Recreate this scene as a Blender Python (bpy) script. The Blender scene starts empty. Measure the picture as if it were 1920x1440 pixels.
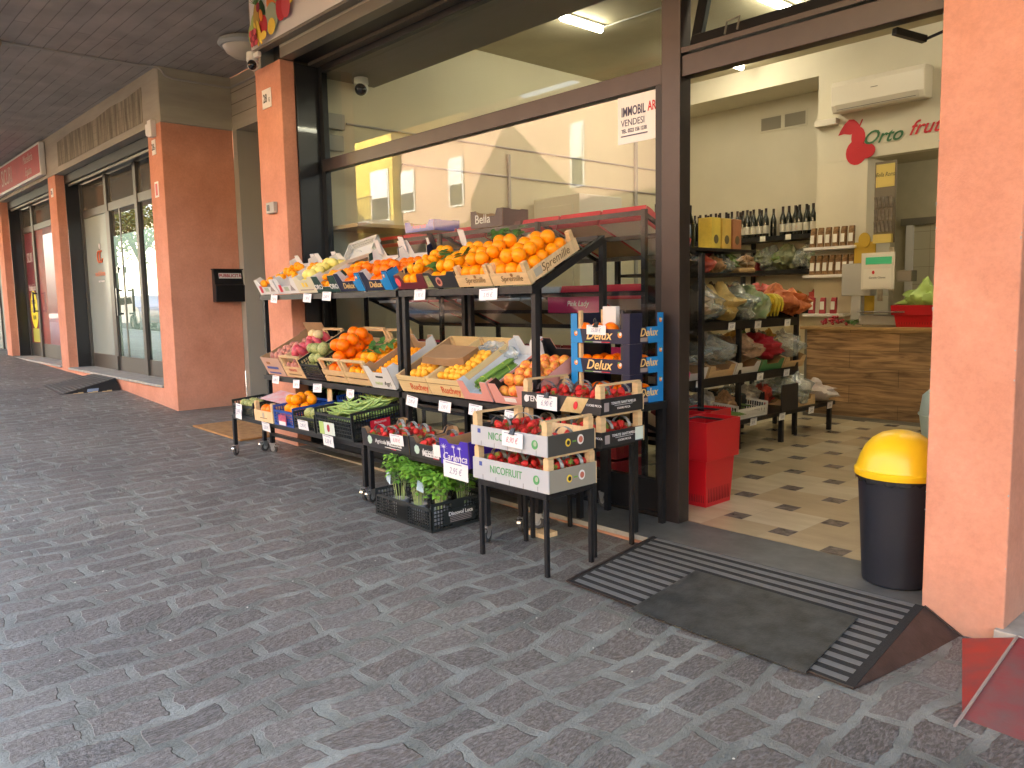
import bpy, math, random
from math import sin, cos, pi, radians
from mathutils import Matrix, Vector, Euler
D = bpy.data; S = bpy.context.scene; COL = S.collection
rnd = random.Random(7)
U = rnd.uniform
# ---------------------------------------------------------------- camera
cam = D.objects.new("camera", D.cameras.new("camera")); COL.objects.link(cam)
yw, pt, rl = -0.833045296, -0.106353177, -0.0191328243
dv = Vector((sin(yw)*cos(pt), cos(yw)*cos(pt), sin(pt)))
r0 = Vector((cos(yw), -sin(yw), 0)); u0 = r0.cross(dv)
rv = r0*cos(rl)+u0*sin(rl); uv = -r0*sin(rl)+u0*cos(rl)
cam.matrix_world = Matrix(((rv.x, uv.x, -dv.x, 0), (rv.y, uv.y, -dv.y, 0), (rv.z, uv.z, -dv.z, 1.46), (0, 0, 0, 1)))
cam.data.sensor_width = 36; cam.data.lens = 1499.97/1920*36
cam.data.clip_start = .05; cam.data.clip_end = 600
S.camera = cam
# ---------------------------------------------------------------- sky, sun, exposure
SUN_EL, SUN_AZ = radians(33), radians(-22)      # azimuth measured from +Y towards +X
w = D.worlds.new("World"); S.world = w; w.use_nodes = True
nt = w.node_tree; bg = nt.nodes["Background"]
sky = nt.nodes.new("ShaderNodeTexSky"); sky.sky_type = 'NISHITA'; sky.sun_disc = False
sky.sun_elevation = SUN_EL; sky.sun_rotation = SUN_AZ; sky.dust_density = 5.0; sky.ozone_density = .2
hsv = nt.nodes.new("ShaderNodeHueSaturation"); hsv.inputs["Saturation"].default_value = .72; nt.links.new(sky.outputs[0], hsv.inputs["Color"]); nt.links.new(hsv.outputs[0], bg.inputs[0]); bg.inputs[1].default_value = .15
sl = D.lights.new("sun", 'SUN'); sl.energy = 4.2; sl.angle = radians(.5); sl.color = (1, .93, .8)
so = D.objects.new("sun", sl); COL.objects.link(so)
sd = Vector((sin(SUN_AZ)*cos(SUN_EL), cos(SUN_AZ)*cos(SUN_EL), sin(SUN_EL)))
so.rotation_euler = sd.to_track_quat('Z', 'Y').to_euler(); so.location = (0, 0, 30)
S.view_settings.view_transform = 'Standard'; S.view_settings.look = 'None'
S.view_settings.exposure = 3.85; S.view_settings.gamma = 1
S.render.engine = 'CYCLES'; S.cycles.use_denoising = True
S.cycles.max_bounces = 7; S.cycles.diffuse_bounces = 4; S.cycles.glossy_bounces = 4
S.cycles.transparent_max_bounces = 14; S.cycles.sample_clamp_indirect = 6
S.cycles.caustics_reflective = False; S.cycles.caustics_refractive = False
# ---------------------------------------------------------------- materials
MATS = {}
def M(name, col=(.5, .5, .5), rough=.6, metal=0, var=0, vs=6, bump=0, bs=40, spec=.5, col2=None, stretch=None, emit=0, sub=0, coat=0):
    if name in MATS: return MATS[name]
    m = D.materials.new(name); m.use_nodes = True; n = m.node_tree.nodes; l = m.node_tree.links
    b = n["Principled BSDF"]; b.inputs["Base Color"].default_value = (*col, 1)
    b.inputs["Roughness"].default_value = rough; b.inputs["Metallic"].default_value = metal
    b.inputs["Specular IOR Level"].default_value = spec
    if coat: b.inputs["Coat Weight"].default_value = coat
    if sub:
        b.inputs["Subsurface Weight"].default_value = sub; b.inputs["Subsurface Radius"].default_value = (.01, .004, .002)
    if emit:
        b.inputs["Emission Color"].default_value = (*col, 1); b.inputs["Emission Strength"].default_value = emit
    if var or col2 or bump:
        tc = n.new("ShaderNodeTexCoord"); mp = n.new("ShaderNodeMapping")
        if stretch: mp.inputs["Scale"].default_value = stretch
        l.new(tc.outputs["Object"], mp.inputs[0])
    if var or col2:
        no = n.new("ShaderNodeTexNoise"); no.inputs["Scale"].default_value = vs; no.inputs["Detail"].default_value = 6
        no.inputs["Roughness"].default_value = .62
        l.new(mp.outputs[0], no.inputs[0])
        cr = n.new("ShaderNodeValToRGB"); cr.color_ramp.elements[0].position = .32; cr.color_ramp.elements[1].position = .68
        c2 = col2 or tuple(min(1, c*(1+var)) for c in col); c1 = col if col2 else tuple(c*(1-var) for c in col)
        cr.color_ramp.elements[0].color = (*c1, 1); cr.color_ramp.elements[1].color = (*c2, 1)
        l.new(no.outputs[0], cr.inputs[0]); l.new(cr.outputs[0], b.inputs["Base Color"])
    if bump:
        nb = n.new("ShaderNodeTexNoise"); nb.inputs["Scale"].default_value = bs; nb.inputs["Detail"].default_value = 5
        l.new(mp.outputs[0], nb.inputs[0]); bp = n.new("ShaderNodeBump"); bp.inputs["Strength"].default_value = bump
        bp.inputs["Distance"].default_value = .01
        l.new(nb.outputs[0], bp.inputs["Height"]); l.new(bp.outputs[0], b.inputs["Normal"])
    MATS[name] = m; return m
def nodes(name):
    m = D.materials.new(name); m.use_nodes = True; MATS[name] = m
    return m, m.node_tree.nodes, m.node_tree.links, m.node_tree.nodes["Principled BSDF"]
def glassmat(name, tint=(.93, .96, .95), boost=1.9, rough=0.0, haze=0):
    m = D.materials.new(name); m.use_nodes = True; n = m.node_tree.nodes; l = m.node_tree.links; n.clear()
    o = n.new("ShaderNodeOutputMaterial"); t = n.new("ShaderNodeBsdfTransparent"); t.inputs[0].default_value = (*tint, 1)
    g = n.new("ShaderNodeBsdfGlossy"); g.inputs["Roughness"].default_value = rough; mx = n.new("ShaderNodeMixShader")
    f = n.new("ShaderNodeFresnel"); f.inputs[0].default_value = 1.5
    geo = n.new("ShaderNodeNewGeometry"); inv = n.new("ShaderNodeMath"); inv.operation = 'SUBTRACT'; inv.inputs[0].default_value = 1
    l.new(geo.outputs["Backfacing"], inv.inputs[1])
    mu = n.new("ShaderNodeMath"); mu.operation = 'MULTIPLY'; mu.inputs[1].default_value = boost; mu.use_clamp = True
    mu2 = n.new("ShaderNodeMath"); mu2.operation = 'MULTIPLY'
    l.new(f.outputs[0], mu.inputs[0]); l.new(mu.outputs[0], mu2.inputs[0]); l.new(inv.outputs[0], mu2.inputs[1])
    l.new(mu2.outputs[0], mx.inputs[0]); l.new(t.outputs[0], mx.inputs[1]); l.new(g.outputs[0], mx.inputs[2])
    out = mx
    if haze:
        d = n.new("ShaderNodeBsdfDiffuse"); d.inputs[0].default_value = (.7, .78, .76, 1); m2 = n.new("ShaderNodeMixShader")
        m2.inputs[0].default_value = haze; l.new(mx.outputs[0], m2.inputs[1]); l.new(d.outputs[0], m2.inputs[2]); out = m2
    l.new(out.outputs[0], o.inputs[0]); MATS[name] = m; return m
# ---------------------------------------------------------------- mesh builder
class MB:
    def __init__(s): s.v = []; s.f = []; s.m = []; s.mats = []; s.T = Matrix()
    def mi(s, mat):
        if mat not in s.mats: s.mats.append(mat)
        return s.mats.index(mat)
    def add(s, vs, fs, mat):
        k = len(s.v); i = s.mi(mat); s.v += [tuple(s.T @ Vector(p)) for p in vs]
        s.f += [tuple(k+a for a in f) for f in fs]; s.m += [i]*len(fs); return s
    def box(s, a, b, mat):
        (x, y, z), (X, Y, Z) = [min(p, q) for p, q in zip(a, b)], [max(p, q) for p, q in zip(a, b)]
        return s.add([(x, y, z), (X, y, z), (X, Y, z), (x, Y, z), (x, y, Z), (X, y, Z), (X, Y, Z), (x, Y, Z)],
              [(3, 2, 1, 0), (4, 5, 6, 7), (0, 1, 5, 4), (1, 2, 6, 5), (2, 3, 7, 6), (3, 0, 4, 7)], mat)
    def prism(s, pts, th, mat):
        n = len(pts); th = Vector(th); a = [Vector(p) for p in pts]; b = [p+th for p in a]
        nn = Vector((0, 0, 0))
        for i in range(n): nn += a[i].cross(a[(i+1) % n])
        f = [tuple(range(n)), tuple(range(2*n-1, n-1, -1))]+[(i+n, (i+1) % n+n, (i+1) % n, i) for i in range(n)]
        if nn.dot(th) > 0: f = [tuple(reversed(q)) for q in f]
        return s.add(a+b, f, mat)
    def bar(s, p, q, w, h, mat, up=(0, 0, 1)):
        p, q = Vector(p), Vector(q); d = (q-p).normalized(); u = Vector(up)
        if abs(d.dot(u)) > .98: u = Vector((0, 1, 0))
        x = d.cross(u).normalized()*w/2; y = x.cross(d).normalized()*h/2
        return s.add([p-x-y, p+x-y, p+x+y, p-x+y, q-x-y, q+x-y, q+x+y, q-x+y],
              [(3, 2, 1, 0), (4, 5, 6, 7), (0, 1, 5, 4), (1, 2, 6, 5), (2, 3, 7, 6), (3, 0, 4, 7)], mat)
    def tube(s, pts, r, mat, n=8, cap=True):
        pts = [Vector(p) for p in pts]; R = r if isinstance(r, (list, tuple)) else [r]*len(pts); vs = []; px = None
        for i, p in enumerate(pts):
            d = (pts[min(i+1, len(pts)-1)]-pts[max(i-1, 0)]).normalized()
            if px is None: px = d.cross(Vector((0, 0, 1)) if abs(d.z) < .95 else Vector((1, 0, 0))).normalized()
            px = (px-d*px.dot(d)).normalized(); y = d.cross(px)
            vs += [p+(px*cos(2*pi*k/n)+y*sin(2*pi*k/n))*R[i] for k in range(n)]
        fs = [(i*n+k, i*n+(k+1) % n, (i+1)*n+(k+1) % n, (i+1)*n+k) for i in range(len(pts)-1) for k in range(n)]
        if cap: fs += [tuple(range(n-1, -1, -1)), tuple((len(pts)-1)*n+k for k in range(n))]
        return s.add(vs, fs, mat)
    def lathe(s, prof, mat, n=24, c=(0, 0, 0), cap=False):
        vs = []; c = Vector(c)
        for r, z in prof: vs += [c+Vector((r*cos(2*pi*k/n), r*sin(2*pi*k/n), z)) for k in range(n)]
        fs = [(i*n+k, i*n+(k+1) % n, (i+1)*n+(k+1) % n, (i+1)*n+k) for i in range(len(prof)-1) for k in range(n)]
        if cap: fs += [tuple(range(n-1, -1, -1)), tuple((len(prof)-1)*n+k for k in range(n))]
        return s.add(vs, fs, mat)
    def ball(s, c, r, mat, n=10, m=6):
        rx, ry, rz = r if isinstance(r, (tuple, list)) else (r, r, r)
        vs = [(c[0], c[1], c[2]-rz)]
        for i in range(1, m):
            a = pi*i/m
            vs += [(c[0]+rx*sin(a)*cos(2*pi*k/n), c[1]+ry*sin(a)*sin(2*pi*k/n), c[2]-rz*cos(a)) for k in range(n)]
        vs.append((c[0], c[1], c[2]+rz)); L = len(vs)-1
        fs = [(0, 1+(k+1) % n, 1+k) for k in range(n)]+[(L, 1+(m-2)*n+k, 1+(m-2)*n+(k+1) % n) for k in range(n)]
        fs += [(1+i*n+k, 1+i*n+(k+1) % n, 1+(i+1)*n+(k+1) % n, 1+(i+1)*n+k) for i in range(m-2) for k in range(n)]
        return s.add(vs, fs, mat)
    def mesh(s, name, smooth=None):
        me = D.meshes.new(name); me.from_pydata(s.v, [], s.f)
        for m in s.mats: me.materials.append(m)
        me.polygons.foreach_set("material_index", s.m)
        if smooth is not None:
            me.polygons.foreach_set("use_smooth", [True]*len(s.f)); me.update()
            if smooth < 170: me.set_sharp_from_angle(angle=radians(smooth))
        me.update(); return me
    def build(s, name, parent=None, smooth=None, bevel=0, loc=None):
        o = D.objects.new(name, s.mesh(name, smooth)); COL.objects.link(o)
        if parent: o.parent = parent
        if loc: o.location = loc
        if bevel:
            b = o.modifiers.new("bevel", 'BEVEL'); b.width = bevel; b.segments = 2; b.limit_method = 'ANGLE'; b.harden_normals = False
        return o
def tag(o, label, cat, group=None):
    o["label"] = label; o["category"] = cat
    if group: o["group"] = group
    return o
def struct(o, kind="structure"): o["kind"] = kind; return o
def thing(name, label, cat, loc=(0, 0, 0), rot=(0, 0, 0), group=None):
    o = D.objects.new(name, None); COL.objects.link(o); o.empty_display_size = .1
    o.location = loc; o.rotation_euler = rot; return tag(o, label, cat, group)
def one(mesh, name, label, cat, mat4, group=None):
    o = D.objects.new(name, mesh); COL.objects.link(o); o.matrix_world = mat4; return tag(o, label, cat, group)
def copy_tree(o, parent=None):
    c = o.copy(); COL.objects.link(c); c.parent = parent
    for ch in list(o.children): copy_tree(ch, c)
    return c
def TM(loc, rot=(0, 0, 0), sc=1): return Matrix.Translation(loc) @ Euler(rot).to_matrix().to_4x4() @ Matrix.Scale(sc, 4)
TXT = {}
FR = (pi/2, 0, 0); RT = (pi/2, 0, pi/2); LF = (pi/2, 0, -pi/2)      # text facing -y, +x, -x
def text(s, size, loc, rot, mat, parent=None, name='lettering', shear=0, bold=0, sx=1, align='CENTER', th=.0012, name2=None):
    cu = D.curves.new("t", 'FONT'); cu.body = s; cu.size = size; cu.shear = shear; cu.offset = bold*size; cu.extrude = th/2
    cu.align_x = align; cu.align_y = 'CENTER'; cu.resolution_u = 3
    t = D.objects.new("t", cu); COL.objects.link(t); dg = bpy.context.evaluated_depsgraph_get(); dg.update()
    me = D.meshes.new_from_object(t.evaluated_get(dg)); COL.objects.unlink(t); D.objects.remove(t); me.name = name
    me.transform(Matrix.Diagonal((sx, 1, 1, 1))); me.materials.clear(); me.materials.append(mat)
    o = D.objects.new(name, me); COL.objects.link(o); o.location = loc; o.rotation_euler = rot
    if parent: o.parent = parent
    return o
def interp(t, P):
    for (a, va), (b, vb) in zip(P, P[1:]):
        if t <= b: return va+(vb-va)*max(0, (t-a))/(b-a)
    return P[-1][1]
GP = [(-60, .9), (-45, .7), (-21, .39), (-15.3, .27), (-12.9, .17), (-10.8, .06), (-7.4, .0), (-5, -.035), (-3, -.06), (-1.2, -.082), (8, -.14), (40, -.3)]
def gz(x): return interp(x, GP)
# ---------------------------------------------------------------- setting materials
def render_orange():
    m, n, l, b = nodes("orange_render"); tc = n.new("ShaderNodeTexCoord"); ge = n.new("ShaderNodeNewGeometry"); sp = n.new("ShaderNodeSeparateXYZ"); l.new(ge.outputs["Position"], sp.inputs[0])
    def noise(sc, det, ro=.6, st=None):
        no = n.new("ShaderNodeTexNoise"); no.inputs["Scale"].default_value = sc; no.inputs["Detail"].default_value = det; no.inputs["Roughness"].default_value = ro
        if st: mp = n.new("ShaderNodeMapping"); mp.inputs["Scale"].default_value = st; l.new(ge.outputs["Position"], mp.inputs[0]); l.new(mp.outputs[0], no.inputs[0])
        else: l.new(ge.outputs["Position"], no.inputs[0])
        return no
    def ramp(src, a, c0, e, c1): r = n.new("ShaderNodeValToRGB"); r.color_ramp.elements[0].position = a; r.color_ramp.elements[1].position = e; r.color_ramp.elements[0].color = (*c0, 1); r.color_ramp.elements[1].color = (*c1, 1); l.new(src, r.inputs[0]); return r
    def mix(f, a, c, mode='MIX'): x = n.new("ShaderNodeMix"); x.data_type = 'RGBA'; x.blend_type = mode; (l.new(f, x.inputs[0]) if not isinstance(f, float) else setattr(x.inputs[0], "default_value", f)); l.new(a, x.inputs[6]); (l.new(c, x.inputs[7]) if not isinstance(c, tuple) else setattr(x.inputs[7], "default_value", c)); return x
    base = ramp(noise(2.2, 7, .65).outputs[0], .3, (.54, .235, .15), .7, (.68, .325, .22))
    fine = ramp(noise(38, 6, .7).outputs[0], .3, (.9, .9, .9), .7, (1.06, 1.06, 1.06)); a = mix(1.0, base.outputs[0], fine.outputs[0], 'MULTIPLY')
    scuff = ramp(noise(3.1, 9, .75, (1, 1, .45)).outputs[0], .62, (0, 0, 0), .72, (.55, .55, .55)); c = mix(scuff.outputs[0], a.outputs[2], (.42, .2, .13, 1))
    vein = ramp(noise(9, 8, .8).outputs[0], .7, (0, 0, 0), .76, (.5, .5, .5)); d = mix(vein.outputs[0], c.outputs[2], (.72, .42, .3, 1))
    h = n.new("ShaderNodeMath"); h.operation = 'MULTIPLY_ADD'; h.inputs[1].default_value = -2.6; h.inputs[2].default_value = .72; l.new(sp.outputs[2], h.inputs[0])
    nn = noise(6, 7, .7); h2 = n.new("ShaderNodeMath"); h2.operation = 'MULTIPLY'; l.new(h.outputs[0], h2.inputs[0]); l.new(nn.outputs[0], h2.inputs[1]); h2.use_clamp = True
    e = mix(h2.outputs[0], d.outputs[2], (.33, .24, .19, 1)); l.new(e.outputs[2], b.inputs["Base Color"]); b.inputs["Roughness"].default_value = .88; b.inputs["Specular IOR Level"].default_value = .25
    bp = n.new("ShaderNodeBump"); bp.inputs["Strength"].default_value = .35; bp.inputs["Distance"].default_value = .006; bn = noise(70, 6, .7, (1, 1, .6)); l.new(bn.outputs[0], bp.inputs["Height"]); l.new(bp.outputs[0], b.inputs["Normal"]); return m
ORANGE = render_orange()
CONC = M("board_concrete", (.37, .35, .285), .9, var=.16, vs=2.2, bump=.35, bs=25, stretch=(.25, .25, 1.6))
BROWN = M("bronze_frame", (.036, .027, .024), .35, metal=.25, var=.12, vs=5)
BLK = M("black_metal", (.011, .011, .012), .42, var=.35, vs=30, spec=.35)
DARK = M("dark_panel", (.011, .011, .012), .4, spec=.35)
ALU = M("greige_aluminium", (.2, .185, .15), .4, metal=.35)
STONE = M("threshold_stone", (.105, .11, .105), .5, var=.25, vs=7, bump=.1, bs=60)
MARB = M("pale_sill_stone", (.34, .34, .31), .6, var=.2, vs=9)
WALL = M("cream_wall", (.62, .57, .42), .8, var=.04, vs=1.2)
WALLB = M("cream_wall_back", (.66, .61, .48), .8, var=.04, vs=1.2)
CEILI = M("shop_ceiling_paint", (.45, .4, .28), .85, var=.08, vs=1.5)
WHITE = M("white_plastic", (.7, .7, .66), .45)
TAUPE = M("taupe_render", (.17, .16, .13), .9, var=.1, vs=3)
GLASS = glassmat("window_glass", boost=1.1)
GLASS2 = glassmat("shop_door_glass", tint=(.3, .36, .34), boost=2.2)
CLEAR = glassmat("clear_plastic", tint=(.95, .96, .96), boost=1.2, rough=.12)
BAG = glassmat("cloudy_plastic_bag", tint=(.86, .86, .84), boost=2.4, rough=.18, haze=.27)
# paving: porphyry blocks in rows with pale mortar
def paving():
    m, n, l, b = nodes("porphyry_paving")
    tc = n.new("ShaderNodeTexCoord"); mp = n.new("ShaderNodeMapping"); mp.inputs["Rotation"].default_value = (0, 0, radians(88))
    l.new(tc.outputs["Object"], mp.inputs[0])
    n1 = n.new("ShaderNodeTexNoise"); n1.inputs["Scale"].default_value = 1.5; n1.inputs["Detail"].default_value = 1
    n2 = n.new("ShaderNodeTexNoise"); n2.inputs["Scale"].default_value = 9; n2.inputs["Detail"].default_value = 3
    def off(no, k):
        s = n.new("ShaderNodeVectorMath"); s.operation = 'SUBTRACT'; s.inputs[1].default_value = (.5, .5, .5)
        q = n.new("ShaderNodeVectorMath"); q.operation = 'SCALE'; q.inputs["Scale"].default_value = k
        l.new(mp.outputs[0], no.inputs[0]); l.new(no.outputs["Color"], s.inputs[0]); l.new(s.outputs[0], q.inputs[0]); return q
    a = n.new("ShaderNodeVectorMath"); a2 = n.new("ShaderNodeVectorMath")
    l.new(mp.outputs[0], a.inputs[0]); l.new(off(n1, .27).outputs[0], a.inputs[1]); l.new(a.outputs[0], a2.inputs[0]); l.new(off(n2, .065).outputs[0], a2.inputs[1])
    br = n.new("ShaderNodeTexBrick"); br.offset = .5; br.offset_frequency = 2; br.squash = 1.25; br.squash_frequency = 3
    br.inputs["Scale"].default_value = 1; br.inputs["Brick Width"].default_value = .27; br.inputs["Row Height"].default_value = .185
    br.inputs["Mortar Size"].default_value = .03; br.inputs["Mortar Smooth"].default_value = .55; br.inputs["Bias"].default_value = 0
    br.inputs["Color1"].default_value = (.0, .0, .0, 1); br.inputs["Color2"].default_value = (1, 1, 1, 1); br.inputs["Mortar"].default_value = (.5, .5, .5, 1)
    l.new(a2.outputs[0], br.inputs[0])
    # per stone tone
    tone = n.new("ShaderNodeValToRGB"); e = tone.color_ramp.elements
    e[0].color = (.09, .086, .08, 1); e[1].color = (.152, .145, .133, 1); e.new(.5).color = (.125, .112, .1, 1); l.new(br.outputs["Color"], tone.inputs[0])
    # streaks across each stone, direction wanders
    mp2 = n.new("ShaderNodeMapping"); mp2.inputs["Scale"].default_value = (34, 95, 34); mp2.inputs["Rotation"].default_value = (0, 0, radians(-14))
    l.new(a.outputs[0], mp2.inputs[0]); st = n.new("ShaderNodeTexNoise"); st.inputs["Scale"].default_value = 1.15; st.inputs["Detail"].default_value = 5
    st.inputs["Distortion"].default_value = .6; l.new(mp2.outputs[0], st.inputs[0])
    sr = n.new("ShaderNodeValToRGB"); sr.color_ramp.elements[0].position = .42; sr.color_ramp.elements[1].position = .68
    sr.color_ramp.elements[0].color = (0, 0, 0, 1); sr.color_ramp.elements[1].color = (1, 1, 1, 1); l.new(st.outputs[0], sr.inputs[0])
    mx = n.new("ShaderNodeMix"); mx.data_type = 'RGBA'; mx.inputs[7].default_value = (.38, .375, .365, 1)
    k = n.new("ShaderNodeMath"); k.operation = 'MULTIPLY'; k.inputs[1].default_value = .5; l.new(sr.outputs[0], k.inputs[0])
    l.new(k.outputs[0], mx.inputs[0]); l.new(tone.outputs[0], mx.inputs[6])
    # mortar colour
    mn = n.new("ShaderNodeTexNoise"); mn.inputs["Scale"].default_value = 5; mn.inputs["Detail"].default_value = 6; l.new(mp.outputs[0], mn.inputs[0])
    mc = n.new("ShaderNodeValToRGB"); mc.color_ramp.elements[0].position = .35; mc.color_ramp.elements[1].position = .7
    mc.color_ramp.elements[0].color = (.15, .166, .15, 1); mc.color_ramp.elements[1].color = (.285, .312, .29, 1); l.new(mn.outputs[0], mc.inputs[0])
    # edge wobble on mortar mask
    ed = n.new("ShaderNodeTexNoise"); ed.inputs["Scale"].default_value = 38; ed.inputs["Detail"].default_value = 4; l.new(mp.outputs[0], ed.inputs[0])
    mm = n.new("ShaderNodeMath"); mm.operation = 'ADD'; l.new(br.outputs["Fac"], mm.inputs[0])
    e2 = n.new("ShaderNodeMath"); e2.operation = 'MULTIPLY_ADD'; e2.inputs[1].default_value = .7; e2.inputs[2].default_value = -.35; l.new(ed.outputs[0], e2.inputs[0]); l.new(e2.outputs[0], mm.inputs[1])
    rr = n.new("ShaderNodeValToRGB"); rr.color_ramp.elements[0].position = .34; rr.color_ramp.elements[1].position = .58; l.new(mm.outputs[0], rr.inputs[0])
    m2 = n.new("ShaderNodeMix"); m2.data_type = 'RGBA'; l.new(rr.outputs[0], m2.inputs[0]); l.new(mx.outputs[2], m2.inputs[6]); l.new(mc.outputs[0], m2.inputs[7])
    # large scale dirt
    dn = n.new("ShaderNodeTexNoise"); dn.inputs["Scale"].default_value = .55; dn.inputs["Detail"].default_value = 4; l.new(mp.outputs[0], dn.inputs[0])
    dr = n.new("ShaderNodeValToRGB"); dr.color_ramp.elements[0].position = .3; dr.color_ramp.elements[1].position = .7
    dr.color_ramp.elements[0].color = (.72, .72, .74, 1); dr.color_ramp.elements[1].color = (1.1, 1.1, 1.08, 1); l.new(dn.outputs[0], dr.inputs[0])
    m3 = n.new("ShaderNodeMix"); m3.data_type = 'RGBA'; m3.blend_type = 'MULTIPLY'; m3.inputs[0].default_value = 1
    l.new(m2.outputs[2], m3.inputs[6]); l.new(dr.outputs[0], m3.inputs[7]); l.new(m3.outputs[2], b.inputs["Base Color"])
    b.inputs["Roughness"].default_value = .5; b.inputs["Specular IOR Level"].default_value = .45
    # height: stones proud of mortar + coarse + streaks
    inv = n.new("ShaderNodeMath"); inv.operation = 'MULTIPLY_ADD'; inv.inputs[1].default_value = -.9; inv.inputs[2].default_value = .9; l.new(rr.outputs[0], inv.inputs[0])
    cn = n.new("ShaderNodeTexNoise"); cn.inputs["Scale"].default_value = 60; cn.inputs["Detail"].default_value = 7; cn.inputs["Roughness"].default_value = .68; l.new(a.outputs[0], cn.inputs[0])
    h = n.new("ShaderNodeMath"); h.operation = 'MULTIPLY_ADD'; h.inputs[1].default_value = .75; l.new(cn.outputs[0], h.inputs[0]); l.new(inv.outputs[0], h.inputs[2])
    h2 = n.new("ShaderNodeMath"); h2.operation = 'MULTIPLY_ADD'; h2.inputs[1].default_value = .8; l.new(st.outputs[0], h2.inputs[0]); l.new(h.outputs[0], h2.inputs[2])
    bp = n.new("ShaderNodeBump"); bp.inputs["Strength"].default_value = .75; bp.inputs["Distance"].default_value = .014
    l.new(h2.outputs[0], bp.inputs["Height"]); l.new(bp.outputs[0], b.inputs["Normal"]); return m
PAVE = paving()
def strip(xs, ys, zf, mat):
    b = MB(); vs = [(x, y, zf(x, y)) for y in ys for x in xs]; n = len(xs)
    b.add(vs, [(j*n+i, j*n+i+1, (j+1)*n+i+1, (j+1)*n+i) for j in range(len(ys)-1) for i in range(n-1)], mat); return b
xs = [-60, -45, -21, -15.3, -12.9, -10.8, -7.4, -5, -3, -1.2, 3, 8, 20, 40]
struct(strip(xs, [-1.6, 3.8, 6.6], lambda x, y: gz(x), PAVE).build("pavement"))
ASPH = M("asphalt", (.05, .05, .052), .85, var=.2, vs=30, bump=.3, bs=200)
struct(strip(xs, [-9.4, -1.75], lambda x, y: gz(x)-.13, ASPH).build("road"))
struct(strip(xs, [-12.0, -9.4], lambda x, y: gz(x)-.01, M("far_pavement", (.22, .2, .18), .9, var=.15)).build("pavement"))
GR = M("earth", (.12, .11, .09), .95)
struct(MB().add([(-300, -300, -.6), (300, -300, -.6), (300, 300, -.6), (-300, 300, -.6)], [(0, 1, 2, 3)], GR).build("ground"))
kb = MB(); 
for a, c in zip(xs, xs[1:]):
    kb.prism([(a, -1.75, gz(a)-.16), (c, -1.75, gz(c)-.16), (c, -1.75, gz(c)+.004), (a, -1.75, gz(a)+.004)], (0, .15, 0), MARB)
struct(kb.build("kerb"))
# board-marked concrete soffit
def soffit():
    m, n, l, b = nodes("board_marked_soffit")
    tc = n.new("ShaderNodeTexCoord"); sp = n.new("ShaderNodeSeparateXYZ"); l.new(tc.outputs["Object"], sp.inputs[0])
    br = n.new("ShaderNodeTexBrick"); br.offset = .37; br.inputs["Scale"].default_value = 1; br.inputs["Brick Width"].default_value = 7.3; br.inputs["Row Height"].default_value = .15
    br.inputs["Mortar Size"].default_value = .006; br.inputs["Mortar Smooth"].default_value = .3
    br.inputs["Color1"].default_value = (.95, .95, .95, 1); br.inputs["Color2"].default_value = (1.08, 1.08, 1.08, 1); br.inputs["Mortar"].default_value = (.55, .55, .55, 1)
    nw = n.new("ShaderNodeTexNoise"); nw.inputs["Scale"].default_value = 2.5; nw.inputs["Detail"].default_value = 5; l.new(tc.outputs["Object"], nw.inputs[0])
    sc = n.new("ShaderNodeVectorMath"); sc.operation = 'SCALE'; sc.inputs["Scale"].default_value = .02; l.new(nw.outputs["Color"], sc.inputs[0])
    ad = n.new("ShaderNodeVectorMath"); l.new(tc.outputs["Object"], ad.inputs[0]); l.new(sc.outputs[0], ad.inputs[1]); l.new(ad.outputs[0], br.inputs[0])
    cr = n.new("ShaderNodeValToRGB"); cr.color_ramp.elements[0].position = .3; cr.color_ramp.elements[1].position = .75
    cr.color_ramp.elements[0].color = (.34, .325, .295, 1); cr.color_ramp.elements[1].color = (.48, .46, .42, 1); l.new(nw.outputs[0], cr.inputs[0])
    mx = n.new("ShaderNodeMix"); mx.data_type = 'RGBA'; mx.blend_type = 'MULTIPLY'; mx.inputs[0].default_value = 1; l.new(cr.outputs[0], mx.inputs[6]); l.new(br.outputs["Color"], mx.inputs[7])
    # pale lime streaks where the joints ran
    wn = n.new("ShaderNodeTexNoise"); wn.inputs["Scale"].default_value = 1.7; wn.inputs["Detail"].default_value = 3; l.new(tc.outputs["Object"], wn.inputs[0])
    wr = n.new("ShaderNodeValToRGB"); wr.color_ramp.elements[0].position = .52; wr.color_ramp.elements[1].position = .6; l.new(wn.outputs[0], wr.inputs[0])
    wm = n.new("ShaderNodeMath"); wm.operation = 'MULTIPLY'; l.new(wr.outputs[0], wm.inputs[0]); l.new(br.outputs["Fac"], wm.inputs[1])
    m2 = n.new("ShaderNodeMix"); m2.data_type = 'RGBA'; l.new(wm.outputs[0], m2.inputs[0]); l.new(mx.outputs[2], m2.inputs[6]); m2.inputs[7].default_value = (.42, .4, .36, 1)
    l.new(m2.outputs[2], b.inputs["Base Color"]); b.inputs["Roughness"].default_value = .9
    bp = n.new("ShaderNodeBump"); bp.inputs["Strength"].default_value = .5; bp.inputs["Distance"].default_value = .01; bp.invert = True
    l.new(br.outputs["Fac"], bp.inputs["Height"]); l.new(bp.outputs[0], b.inputs["Normal"]); return m
SOF = soffit()
struct(MB().box((-60, -.05, 4.48), (14, 4.74, 4.75), SOF).build("ceiling"))
# own building above, unseen; height and gables shaped for the shadow thrown across the street
ub = MB(); ub.box((-60, 0, 4.75), (14, 12, 13.2), ORANGE)
for gx in (-56, -44, -31, -19.5, -8.5, 3): ub.prism([(gx, .5, 13.2), (gx+7.5, .5, 13.2), (gx+3.2, .5, 17)], (0, 9, 0), ORANGE)
tag(ub.build("upper_storeys"), "unseen orange upper storeys over the shops with gables shaped for their shadow", "building")
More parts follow.
